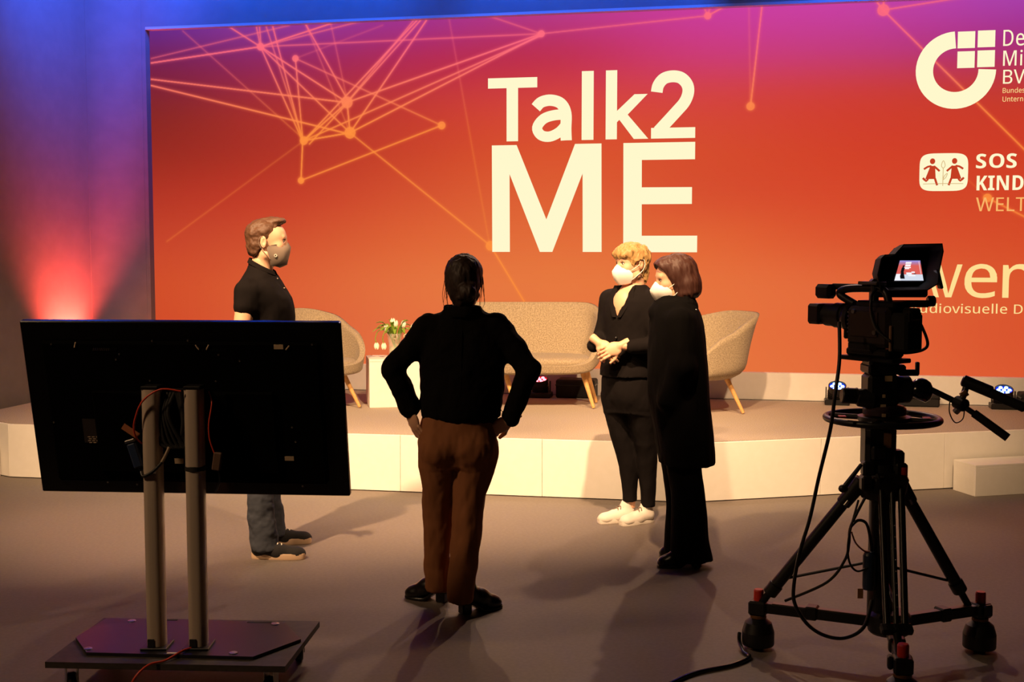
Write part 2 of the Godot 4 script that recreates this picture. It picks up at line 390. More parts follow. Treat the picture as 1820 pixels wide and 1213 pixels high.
	caption(root, "n", fl, 2.135, 1.286, 0.277, 0.228, false, pale)
	caption(root, "Audiovisuelle D", fl, 1.403, 1.154, 0.082, 0.894, false, pale)


func poly2(pts: Array) -> PackedVector2Array:
	var p := PackedVector2Array()
	for q in pts:
		p.append(Vector2(q[0], q[1]))
	return p


func shape(root: Node3D, called: String, f: Transform3D, pts: Array, m: Material) -> void:
	part(root, called, geo(f).prism(poly2(pts), 0.004).mesh(), m)


# the outline of a stroke of even width along a smooth line
func ribbon(pts: Array, width: float, per := 5) -> PackedVector2Array:
	var line := PackedVector2Array()
	for k in pts.size() - 1:
		var a := pts[maxi(k - 1, 0)] as Array
		var b := pts[k] as Array
		var c := pts[k + 1] as Array
		var d := pts[mini(k + 2, pts.size() - 1)] as Array
		for s in per:
			line.append(Vector2(b[0], b[1]).cubic_interpolate(Vector2(c[0], c[1]), Vector2(a[0], a[1]), Vector2(d[0], d[1]), float(s) / per))
	line.append(Vector2(pts[-1][0], pts[-1][1]))
	var left := PackedVector2Array()
	var right := PackedVector2Array()
	for k in line.size():
		var t := (line[mini(k + 1, line.size() - 1)] - line[maxi(k - 1, 0)]).normalized().orthogonal() * width * 0.5
		left.append(line[k] + t)
		right.append(line[k] - t)
	right.reverse()
	left.append_array(right)
	return left


# flat lettering fitted to a left edge, a base line, a height of its capitals and a width
func caption(root: Node3D, text: String, f: Transform3D, u: float, v: float, high: float, wide: float, bold: bool, m: Material) -> void:
	var font := SystemFont.new()
	font.font_names = PackedStringArray(["Droid Sans"])
	font.font_weight = 700 if bold else 400
	var tm := TextMesh.new()
	tm.text = text
	tm.font = font
	tm.font_size = 64
	tm.pixel_size = 0.01
	tm.depth = 0.0
	tm.curve_step = 0.4
	var b := tm.get_aabb()
	var s := Vector3(wide / b.size.x, high / b.size.y, 1.0)
	var o := part(root, "lettering", tm, m, f * Transform3D(Basis.from_scale(s), Vector3(u, v, 0) - b.position * s))
	o.set_meta("label", "cream lettering on the picture wall")


# ---------------------------------------------------------------- lamps standing on the stage along the wall
func uplight(label: String, at: Vector3, turn: float, c: Color, lens: Color, energy: float, tilt: float, half := 38.0) -> void:
	var root := thing("uplight", label, "stage light", at, turn, "")
	part(root, "base", bx(Vector3(0.2, 0.045, 0.15), 0.006, Vector3(0, 0.0225, 0)), mm.black)
	for s in [-1.0, 1.0]:
		part(root, "yoke_arm", bx(Vector3(0.008, 0.1, 0.035), 0.002, Vector3(s * 0.088, 0.095, 0)), mm.black_metal)
	var f := Transform3D(Basis(Vector3.RIGHT, tilt), Vector3(0, 0.1, 0))
	part(root, "housing", geo(f).lathe([[0, -0.075], [0.045, -0.075], [0.066, -0.05], [0.072, 0.05], [0.072, 0.07], [0.066, 0.07], [0.064, 0.06]], 24).mesh(), mm.black)
	var fins := geo(f)
	for k in 4:
		fins.lathe([[0.06, -0.06 + k * 0.02], [0.077, -0.057 + k * 0.02], [0.077, -0.051 + k * 0.02], [0.06, -0.048 + k * 0.02]], 24)
	part(root, "cooling_fins", fins.mesh(), mm.black_metal)
	part(root, "lens_plate", geo(f).lathe([[0.066, 0.056], [0, 0.056]], 24).mesh(), glow(c, 1.2))
	var dots := [Vector2.ZERO]
	for k in 6:
		dots.append(Vector2.from_angle(TAU * k / 6.0) * 0.042)
	for q in dots:
		part(root, "emitter", geo(f * Transform3D(Basis.IDENTITY, Vector3(q.x, 0.058, q.y))).lathe([[0.016, 0], [0.013, 0.007], [0, 0.01]], 12).mesh(), glow(lens, 5.0))
	var l := SpotLight3D.new()
	l.name = "beam"
	l.transform = f * Transform3D(Basis(Vector3.RIGHT, PI / 2), Vector3(0, 0.09, 0))
	l.light_color = c
	l.light_energy = energy
	l.spot_angle = half
	l.spot_angle_attenuation = 1.0
	l.spot_range = 20.0
	l.spot_attenuation = 2.0
	l.light_size = 0.05
	l.shadow_enabled = true
	root.add_child(l)


func build_uplights() -> void:
	var p := on_wall(0.82, 0.4, 0.2)
	uplight("blue glowing round stage light standing left of the studio camera", p, WALL_TURN, Color(0.05, 0.16, 1.0), Color(0.62, 0.8, 1.0), 0.3, 0.45)
	p = on_wall(2.12, 0.4, 0.2)
	uplight("blue glowing round stage light at the right edge, past the pan handles", p, WALL_TURN, Color(0.05, 0.16, 1.0), Color(0.62, 0.8, 1.0), 0.3, 0.45)
	p = on_wall(-1.68, 0.4, 0.22)
	uplight("red glowing round stage light under the sofa", p, WALL_TURN, Color(1.0, 0.08, 0.1), Color(1.0, 0.45, 0.5), 0.15, 0.35)
	p = on_wall(-5.63, 0.4, 0.78)
	uplight("pink stage light in the left corner behind the display", p, WALL_TURN + PI / 2, Color(1.0, 0.31, 0.25), Color(1.0, 0.6, 0.55), 22.0, -0.42, 48.0)
	# flat black cases beside the lamps
	for q in [[-1.37, 0.34, 0.16, "black flight case standing under the sofa"], [1.38, 0.5, 0.1, "flat black case against the wall behind the studio camera"], [2.42, 0.34, 0.13, "flat black case at the right edge beside a blue light"]]:
		var b := thing("equipment_case", q[3], "case", on_wall(q[0], 0.4, 0.14), WALL_TURN)
		part(b, "shell", bx(Vector3(q[1], q[2], 0.2), 0.012, Vector3(0, q[2] / 2, 0)), mm.black_matt)
		part(b, "lid_rim", bx(Vector3(q[1] + 0.006, 0.012, 0.206), 0.003, Vector3(0, q[2] * 0.7, 0)), mm.black_metal)

# ---------------------------------------------------------------- lounge seats
# a felt bowl: hw, hd half width and depth; rim heights round the bowl from the back to the front
func seat_shell(hw: float, hd: float, pw: float, rim: Array, lean: float) -> ArrayMesh:
	var rows := []
	var seg := 64
	for k in 30:
		var outer := k < 14
		var s := k / 13.0 if outer else (29 - k) / 15.0
		var ring := PackedVector3Array()
		for j in seg:
			var a := -TAU * j / seg
			var f := absf(wrapf(a, -PI, PI)) / PI * (rim.size() - 1)
			var f0 := mini(int(f), rim.size() - 2)
			var top: float = cubic_interpolate(rim[f0], rim[f0 + 1], rim[maxi(f0 - 1, 0)], rim[mini(f0 + 2, rim.size() - 1)], f - f0)
			var sx := signf(sin(a)) * pow(absf(sin(a)), 2.0 / pw)
			var cz := signf(cos(a)) * pow(absf(cos(a)), 2.0 / pw)
			var ro := sin(minf(s / 0.55, 1.0) * PI / 2) * 0.88 + 0.12 * s
			var up := pow(maxf(0.0, (s - 0.2) / 0.8), 1.6)
			var ww := hw if outer else hw - 0.04
			var dd := hd if outer else hd - 0.04
			var yy := top * up + (0.0 if outer else 0.035 * (1.0 - s))
			if k == 13 or k == 14:
				yy -= 0.008
			if not outer and k == 15:
				yy -= 0.002
			var z := -cz * dd * ro - lean * up * up * maxf(cz, 0.0) * top / 0.55
			ring.append(Vector3(sx * ww * ro, yy, z))
		rows.append(ring)
	return geo().grid(rows, true, false).mesh()


func cushion(hw: float, hd: float, pw: float, y0: float, y1: float, zc: float) -> ArrayMesh:
	var rows := []
	for q in [[0.0, 0.0], [0.7, 0.0], [0.94, 0.12], [1.0, 0.45], [0.985, 0.72], [0.93, 0.92], [0.8, 1.0], [0.5, 1.05], [0.0, 1.08]]:
		var ring := PackedVector3Array()
		for j in 56:
			var a := -TAU * j / 56
			ring.append(Vector3(signf(sin(a)) * pow(absf(sin(a)), 2.0 / pw) * hw * maxf(q[0], 1e-4), lerpf(y0, y1, q[1]), zc - signf(cos(a)) * pow(absf(cos(a)), 2.0 / pw) * hd * maxf(q[0], 1e-4)))
		rows.append(ring)
	return geo().grid(rows, true).mesh()


func build_furniture() -> void:
	# sofa; the legs are set where they meet the carpet
	var so := thing("lounge_sofa", "beige felt two-seat shell sofa on pale wooden legs in the middle of the stage", "sofa", Vector3(0.115, 0.406, -10.12))
	part(so, "shell", seat_shell(0.63, 0.37, 4.5, [0.565, 0.565, 0.56, 0.53, 0.47, 0.34, 0.16, 0.10, 0.095], 0.10), mm.felt, Transform3D(Basis.IDENTITY, Vector3(0, 0.272, 0)))
	part(so, "seat_cushion", cushion(0.54, 0.30, 4.0, 0.325, 0.415, 0.045), mm.felt)
	for q in [[[-0.17, 0.29, 0.16], [-0.085, 0.0, 0.2]], [[0.455, 0.29, 0.16], [0.545, 0.0, 0.2]], [[0.50, 0.29, -0.12], [0.59, 0.0, -0.17]], [[-0.47, 0.29, -0.12], [-0.56, 0.0, -0.17]]]:
		part(so, "leg", rod(Vector3(q[1][0], q[1][1], q[1][2]), Vector3(q[0][0], q[0][1], q[0][2]), 0.014, 0.022, 14, 0.003), mm.oak)
	# two armchairs of one make
	var rim := [0.53, 0.525, 0.5, 0.46, 0.36, 0.25, 0.16, 0.115, 0.105]
	var ch := thing("lounge_chair", "beige felt shell armchair turned left, behind the woman in the long black coat", "armchair", Vector3(1.46, 0.407, -9.72), deg_to_rad(-62), "felt armchairs")
	part(ch, "shell", seat_shell(0.385, 0.36, 2.7, rim, 0.12), mm.felt, Transform3D(Basis.IDENTITY, Vector3(0, 0.262, 0)))
	part(ch, "seat_cushion", cushion(0.30, 0.28, 2.7, 0.31, 0.395, 0.05), mm.felt)
	for sx in [-1.0, 1.0]:
		for sz in [-1.0, 1.0]:
			part(ch, "leg", rod(Vector3(sx * 0.27, 0, sz * 0.25), Vector3(sx * 0.17, 0.285, sz * 0.15), 0.013, 0.021, 14, 0.003), mm.oak)
	var c2 := copy_of(ch, "beige felt shell armchair half hidden behind the display and the man")
	c2.position = Vector3(-1.6, 0.407, -10.0)
	c2.rotation.y = deg_to_rad(38)
	# low white box table
	var t := thing("box_table", "low white cube side table carrying the vase of tulips", "table", Vector3(-1.155, 0.4, -9.977), deg_to_rad(10.6))
	part(t, "top", bx(Vector3(0.5, 0.02, 0.4), 0.002, Vector3(0.25, 0.385, -0.2)), mm.white)
	part(t, "front_panel", bx(Vector3(0.5, 0.374, 0.018), 0.0015, Vector3(0.25, 0.187, -0.009)), mm.white)
	part(t, "back_panel", bx(Vector3(0.5, 0.374, 0.018), 0.0015, Vector3(0.25, 0.187, -0.391)), mm.white)
	for x in [0.009, 0.491]:
		part(t, "side_panel", bx(Vector3(0.018, 0.374, 0.363), 0.0015, Vector3(x, 0.187, -0.2)), mm.white)


# ---------------------------------------------------------------- flowers
func build_flowers() -> void:
	var at := Vector3(-0.965, 0.7955, -10.17)
	var v := thing("flower_vase", "clear glass vase on the white cube table", "vase", at)
	var gm := mat(Color(0.93, 0.96, 0.9, 0.12), 0.05)
	gm.transparency = BaseMaterial3D.TRANSPARENCY_ALPHA
	part(v, "glass", geo().lathe([[0, 0.002], [0.045, 0.0], [0.052, 0.02], [0.05, 0.1], [0.062, 0.17], [0.07, 0.2], [0.067, 0.2], [0.058, 0.168], [0.046, 0.1], [0.047, 0.02], [0, 0.012]], 28, true).mesh(), gm)
	var wm := mat(Color(0.85, 0.9, 0.75, 0.3), 0.02)
	wm.transparency = BaseMaterial3D.TRANSPARENCY_ALPHA
	part(v, "water", geo().lathe([[0, 0.014], [0.044, 0.02], [0.044, 0.09], [0, 0.09]], 24).mesh(), wm)
	var green := mat(rgb8(118, 150, 44), 0.5)
	green.backlight_enabled = true
	green.backlight = Color(0.25, 0.3, 0.05)
	var white := mat(rgb8(240, 236, 214), 0.55)
	white.backlight_enabled = true
	white.backlight = Color(0.3, 0.28, 0.2)
	var rng := RandomNumberGenerator.new()
	rng.seed = 11
	# head (x, y above the table, z), hanging or upright
	var heads := [[-0.145, 0.105, 0.05, 1], [-0.082, 0.105, 0.08, 1], [-0.062, 0.235, 0.06, 0], [0.012, 0.275, 0.05, 0], [0.012, 0.175, 0.09, 2], [0.1, 0.178, 0.08, 2], [0.07, 0.265, -0.02, 0], [-0.02, 0.285, -0.05, 0], [0.15, 0.24, 0.0, 0]]
	var nth := ["lowest left of the bunch, hanging by the table edge", "hanging second from the left", "with its head to the upper left", "with the topmost head of the bunch", "with its head in the middle of the bunch", "with its head low on the right", "at the back with an upright head", "at the back of the bunch, stem near the middle", "farthest right, half behind the dark sleeve"]
	for k in heads.size():
		var q: Array = heads[k]
		var root := thing("tulip", "white tulip in the glass vase, " + nth[k], "flower", at, 0.0, "white tulips in the vase")
		var foot := Vector3(rng.randf_range(-0.025, 0.025), 0.02, rng.randf_range(-0.025, 0.025))
		var lip := Vector3(clampf(q[0] * 0.5, -0.05, 0.05), 0.2, clampf(q[2] * 0.4, -0.045, 0.045))
		var head := Vector3(q[0], q[1], q[2])
		var dir := Vector3(q[0], 0.5, q[2]).normalized()
		var line: PackedVector3Array
		if q[3] == 1:
			dir = Vector3(0, -1, 0)
			line = spline([foot, lip, Vector3(q[0] * 0.85, 0.225, q[2] * 0.8), head + Vector3(-0.01, 0.06, 0), head + Vector3(0, 0.012, 0)])
		else:
			if q[3] == 2:
				dir = Vector3(q[0], 0.15, 0.9).normalized()
			line = spline([foot, lip, head.lerp(lip, 0.4) + Vector3(0, 0.02, 0), head - dir * 0.012])
		part(root, "stem", geo().tube(line, 0.0034, 6).mesh(), green)
		var z := dir.cross(Vector3.RIGHT).normalized()
		var f := Transform3D(Basis(dir.cross(z), dir, z), head)
		var bud := geo(f)
		for j in 6:
			var a := TAU * j / 6.0
			var rows := []
			for r in 6:
				var tt := r / 5.0
				var ww := sin(PI * (0.12 + 0.86 * tt)) * 0.62
				var rad := 0.0205 * sin(PI * (0.16 + 0.66 * tt)) + (0.0015 if j % 2 == 0 else 0.0)
				var row := PackedVector3Array()
				for c in 5:
					var b := a + (c - 2) * 0.5 * ww
					row.append(Vector3(cos(b) * rad, -0.02 + tt * 0.056, sin(b) * rad))
				rows.append(row)
			bud.sheet(rows, 0.0012)
		part(root, "blossom", bud.mesh(), white)
		for j in 2 + k % 2:
			var a := rng.randf_range(0, TAU)
			var reach := rng.randf_range(0.09, 0.17)
			var high := rng.randf_range(0.03, 0.13)
			var o := Vector3(cos(a) * 0.03, 0.19, sin(a) * 0.03)
			var tip := Vector3(cos(a) * reach, 0.19 + high, sin(a) * reach)
			if j == 0:
				o = Vector3(lip.x * 0.8, 0.18, lip.z * 0.8)
				tip = Vector3(q[0] * 1.15 + 0.03 * cos(a), 0.25 + 0.05 * sin(a * 3.0), q[2] * 1.1 + 0.03)
			var mid := (o + tip) * 0.5 + Vector3(0, 0.045, 0)
			var mid_line := spline([o, mid, tip], 5)
			var side := (tip - o).cross(Vector3.UP).normalized()
			var rows := []
			for r in mid_line.size():
				var tt := float(r) / (mid_line.size() - 1)
				var w := 0.016 * pow(sin(PI * clampf(tt * 0.92 + 0.06, 0.0, 1.0)), 0.8)
				rows.append(PackedVector3Array([mid_line[r] - side * w + Vector3(0, w * 0.5, 0), mid_line[r], mid_line[r] + side * w + Vector3(0, w * 0.5, 0)]))
			part(root, "leaf", geo().sheet(rows, 0.001).mesh(), green)

# ---------------------------------------------------------------- display on a trolley
func build_display() -> void:
	# display: leans back over the stand, so its back looks down at the floor
	var c := Vector3(-1.268, 1.07, -4.79)
	var d := thing("monitor", "large black display seen from behind on two silver posts", "display", c)
	var f := Transform3D(Basis(Vector3.UP, deg_to_rad(-4.5)) * Basis(Vector3.RIGHT, deg_to_rad(12.5)), Vector3.ZERO)
	var W := 1.252
	var H := 0.712
	part(d, "casing", geo(f).box(Vector3(0, 0, -0.012), Vector3(W, H, 0.03), 0.004).mesh(), mm.black_gloss)
	part(d, "glass_front", geo(f).box(Vector3(0, 0, -0.0285), Vector3(W - 0.02, H - 0.02, 0.003), 0.001).mesh(), mm.black_gloss)
	part(d, "rear_cover", geo(f).box(Vector3(0, -0.01, 0.012), Vector3(W - 0.16, H - 0.13, 0.022), 0.01).mesh(), mm.screen_black)
	part(d, "electronics_cover", geo(f).box(Vector3(0, -0.085, 0.03), Vector3(0.72, 0.34, 0.016), 0.007).mesh(), mm.screen_black)
	part(d, "mount_plate", geo(f).box(Vector3(0.0, -0.02, 0.043), Vector3(0.36, 0.2, 0.012), 0.003).mesh(), mm.screen_black)
	var dim := mat(rgb8(190, 168, 138), 0.6)
	for q in [[0.39, 0.265, 0.036, 0.018], [0.40, -0.19, 0.036, 0.018], [-0.035, -0.2, 0.036, 0.022]]:
		part(d, "sticker", geo(f).box(Vector3(q[0], q[1], 0.0415 if absf(q[0]) < 0.3 else 0.0245), Vector3(q[2], q[3], 0.002)).mesh(), dim)
	for x in [-0.29, 0.14]:
		for k in 13:
			part(d, "vent_slot", geo(f * Transform3D(Basis(Vector3.BACK, -0.35), Vector3(x + k * 0.0075 - 0.045, 0.25, 0.0238))).box(Vector3.ZERO, Vector3(0.0035, 0.012, 0.002)).mesh(), mm.steel if x < 0 and k < 9 else mm.black_metal)
	for q in [[-0.235, 0.232], [0.155, 0.232], [-0.125, 0.125], [0.135, 0.125], [-0.1, 0.286], [0.04, 0.288], [-0.25, 0.21], [0.235, 0.208], [-0.35, -0.31], [-0.23, -0.318], [0.44, -0.315], [0.52, 0.275], [-0.5, 0.27], [-0.53, -0.05], [0.42, -0.06], [0.43, -0.12]]:
		var z := 0.024 if absf(q[1]) < 0.29 else 0.004
		part(d, "screw", geo(f * Transform3D(Basis(Vector3.RIGHT, PI / 2), Vector3(q[0], q[1], z))).lathe([[0.0042, 0], [0.0038, 0.002], [0, 0.003]], 10).mesh(), mm.steel)
	for q in [[-0.405, 0.268, -0.3], [0.075, 0.262, 0.6], [0.115, 0.262, -0.5], [0.425, 0.262, -0.7]]:
		part(d, "cable_clip", geo(f * Transform3D(Basis(Vector3.BACK, q[2]), Vector3(q[0], q[1], 0.026))).box(Vector3.ZERO, Vector3(0.005, 0.022, 0.006), 0.001).mesh(), dim)
	var lm := geo(f)
	lm.box(Vector3(-0.37, -0.085, 0.0235), Vector3(0.09, 0.1, 0.0012))
	var info := part(d, "rating_label", lm.mesh(), mat(rgb8(40, 34, 32), 0.5))
	info.set_meta("label", "dark rating label with fine print")
	for r in 4:
		for k in 4:
			part(info, "print_line", geo(f).box(Vector3(-0.395 + k * 0.017 + (r % 2) * 0.004, -0.11 - r * 0.008, 0.0245), Vector3(0.011, 0.003, 0.0008)).mesh(), dim)
	part(d, "bottom_vent", geo(f).box(Vector3(-0.36, -0.305, 0.004), Vector3(0.22, 0.006, 0.003)).mesh(), mm.black_metal)

	# stand: two oval posts on a cut-cornered plate
	var s := thing("display_stand", "silver twin post stand holding the display on a trolley", "stand", Vector3(-1.3, 0.148, -4.69))
	var plate := [[-0.427, -0.107], [-0.322, 0.075], [0.323, 0.125], [0.468, -0.086], [0.362, -0.31], [-0.388, -0.366]]
	part(s, "base_plate", slab(plate, 0.0, 0.012), mat(rgb8(34, 31, 36), 0.38, 0.2))
	for x in [-0.073, 0.088]:
		var rows := []
		for y in [0.02, 1.015]:
			var ring := PackedVector3Array()
			for k in 40:
				var a := -TAU * k / 40.0
				var rx := signf(cos(a)) * pow(absf(cos(a)), 0.7) * 0.036
				var rz := signf(sin(a)) * pow(absf(sin(a)), 0.9) * 0.042
				var groove := 0.006 if absf(wrapf(a + PI / 2 - 0.35, -PI, PI)) < 0.1 else 0.0
				ring.append(Vector3(x + rx, y, rz + (groove if rz < 0 else -groove)))
			rows.append(ring)
		var post := part(s, "post", geo().grid(rows, true).mesh(), mm.alu)
		part(post, "end_cap", bx(Vector3(0.066, 0.014, 0.078), 0.003, Vector3(x, 1.021, 0)), mm.black)
		part(post, "foot_plate", bx(Vector3(0.1, 0.009, 0.12), 0.002, Vector3(x, 0.0165, 0)), mm.black)
		part(post, "cable_slot", bx(Vector3(0.026, 0.03, 0.006), 0.001, Vector3(x - 0.012, 0.037, 0.0425)), mm.black_matt)
		if x > 0:
			part(post, "cable_tie", geo().lathe([[0.043, 0.7], [0.0455, 0.702], [0.0455, 0.718], [0.043, 0.72]], 24).mesh(), mm.black_matt, Transform3D(Basis.from_scale(Vector3(0.87, 1, 1)), Vector3(x, 0, 0)))
	part(s, "cross_bracket", bx(Vector3(0.26, 0.16, 0.012), 0.003, Vector3(0.0, 0.93, -0.048)), mm.black_metal)
	part(s, "tilt_arm", bx(Vector3(0.2, 0.1, 0.05), 0.006, Vector3(0.03, 0.93, -0.078)), mm.black_matt)
	for q in [[-0.33, 0.035], [0.24, 0.085], [0.33, -0.28], [-0.27, -0.32]]:
		part(s, "bolt", geo(Transform3D(Basis.IDENTITY, Vector3(q[0], 0.012, q[1]))).lathe([[0.017, 0], [0.016, 0.003], [0.007, 0.0045], [0, 0.003]], 16).mesh(), mm.steel)
	for q in [[-0.135, -0.335], [0.26, -0.305]]:
		part(s, "cable_opening", bx(Vector3(0.1, 0.001, 0.014), 0, Vector3(q[0], 0.0125, q[1])), mm.black_matt)
	part(s, "sticker", bx(Vector3(0.045, 0.001, 0.012), 0, Vector3(0.01, 0.0126, 0.085)), mm.paper)

	# trolley below
	var w := thing("trolley", "dark wooden furniture trolley on castors under the display stand", "trolley", Vector3(-1.28, 0.0, -4.8))
	part(w, "board", slab([[-0.474, 0.256], [0.437, 0.306], [0.479, -0.251], [-0.434, -0.297]], 0.123, 0.147), grained(rgb8(46, 40, 37), rgb8(62, 54, 49), 0.02, 0.3, 0.6, 0.03, 23))
	for q in [[-0.40, 0.19, 0.5], [0.375, 0.235, -0.4], [0.40, -0.2, 0.2], [-0.37, -0.24, 0.9]]:
		var cs := Node3D.new()
		cs.name = "castor"
		w.add_child(cs, true)
		cs.position = Vector3(q[0], 0, q[1])
		cs.rotation.y = q[2]
		part(cs, "plate", bx(Vector3(0.09, 0.005, 0.075), 0.001, Vector3(0, 0.12, 0)), mm.steel)
		var fk := geo()
		for sd in [-1.0, 1.0]:
			fk.box(Vector3(sd * 0.021, 0.078, 0.008), Vector3(0.004, 0.08, 0.034), 0.001)
		fk.cyl(Vector3(0, 0.108, 0), Vector3(0, 0.119, 0), 0.022)
		part(cs, "fork", fk.mesh(), mm.steel)
		part(cs, "wheel", rod(Vector3(-0.016, 0.045, 0.012), Vector3(0.016, 0.045, 0.012), 0.045, -1.0, 28, 0.006), mm.black)

	# cables and plugs hanging behind the display
	var o := Vector3(-1.3, 0.148, -4.69)
	var redm := mat(rgb8(196, 62, 34), 0.45)
	var k1 := thing("red_cable", "red cable looped over the left silver post behind the display", "cable", o)
	part(k1, "cord", geo().tube(spline([Vector3(0.05, 1.01, 0.045), Vector3(-0.025, 1.018, 0.055), Vector3(-0.09, 0.975, 0.06), Vector3(-0.124, 0.905, 0.05), Vector3(-0.132, 0.85, 0.035), Vector3(-0.118, 0.81, 0.01), Vector3(-0.09, 0.79, -0.04)]), 0.0036, 7).mesh(), redm)
	var k2 := thing("red_cable", "thin red cable hanging right of the silver posts", "cable", o)
	part(k2, "cord", geo().tube(spline([Vector3(0.14, 1.0, -0.02), Vector3(0.157, 0.96, 0.01), Vector3(0.147, 0.88, 0.02), Vector3(0.15, 0.82, 0.02), Vector3(0.168, 0.765, 0.02)]), 0.003, 7).mesh(), redm)
	part(k2, "connector", geo(Transform3D(Basis(Vector3.BACK, -0.15), Vector3(0.176, 0.738, 0.02))).box(Vector3.ZERO, Vector3(0.032, 0.07, 0.02), 0.004).mesh(), mat(rgb8(96, 74, 60), 0.5))
	part(k2, "tail", geo().tube(spline([Vector3(0.181, 0.705, 0.02), Vector3(0.184, 0.66, 0.02), Vector3(0.168, 0.62, 0.02)]), 0.003, 7).mesh(), mm.black)
	var k3 := thing("blue_adapter", "dark blue cable adapter hanging left of the silver posts", "adapter", o + Vector3(-0.15, 0.81, 0.02))
	var fa := Transform3D(Basis(Vector3.BACK, 0.3), Vector3.ZERO)
	part(k3, "body", geo(fa).box(Vector3(0, -0.05, 0), Vector3(0.036, 0.1, 0.026), 0.006).mesh(), mat(rgb8(36, 50, 78), 0.4))
	part(k3, "collar", geo(fa).box(Vector3(0, 0.008, 0), Vector3(0.04, 0.012, 0.03), 0.003).mesh(), mm.steel)
	part(k3, "tag", geo(Transform3D(Basis(Vector3.BACK, -0.6), Vector3(0.0, 0.045, 0.004))).box(Vector3.ZERO, Vector3(0.07, 0.024, 0.002)).mesh(), mat(rgb8(150, 92, 56), 0.6))
	part(k3, "tail", geo().tube(spline([fa * Vector3(0, -0.1, 0), Vector3(0.06, -0.14, 0.0), Vector3(0.08, -0.17, -0.02)]), 0.006, 8).mesh(), mm.black)
	var k4 := thing("grey_cable", "short grey cable slung across the posts of the display stand", "cable", o)
	part(k4, "strap", geo().tube(spline([Vector3(-0.112, 0.7, 0.03), Vector3(-0.098, 0.685, 0.045), Vector3(-0.06, 0.705, 0.05), Vector3(-0.026, 0.74, 0.045)]), 0.006, 8).mesh(), mm.black)
	part(k4, "cord", geo().tube(spline([Vector3(-0.03, 0.735, 0.045), Vector3(-0.015, 0.763, 0.042), Vector3(-0.001, 0.795, 0.035)]), 0.006, 8).mesh(), mat(rgb8(150, 132, 112), 0.5))
	var k5 := thing("orange_cable", "orange cable running from the stand's foot over the trolley edge", "cable", o)
	part(k5, "cord", geo().tube(spline([Vector3(0.07, 0.02, 0.05), Vector3(0.045, 0.019, 0.08), Vector3(0.0, 0.006, 0.15), Vector3(-0.05, 0.003, 0.19), Vector3(-0.09, -0.03, 0.225), Vector3(-0.13, -0.1, 0.25), Vector3(-0.2, -0.142, 0.34), Vector3(-0.4, -0.143, 0.5)]), 0.0045, 7).mesh(), redm)
	var k6 := thing("black_cable", "bundle of black cable coiled between the two silver posts", "cable", o)
	for k in 5:
		part(k6, "strand", geo().tube(spline([Vector3(-0.035 + k * 0.012, 1.0, 0.0), Vector3(-0.045 + k * 0.01, 0.92, 0.012 + 0.004 * k), Vector3(-0.04 + k * 0.02, 0.81, 0.02), Vector3(0.02 + k * 0.008, 0.795, 0.016), Vector3(0.045, 0.88, 0.01 - 0.004 * k), Vector3(0.035 - k * 0.008, 1.0, 0.0)]), 0.007, 7).mesh(), mm.black_matt)

# ---------------------------------------------------------------- studio camera on a pedestal
func v3(q: Array) -> Vector3:
	return Vector3(q[0], q[1], q[2])


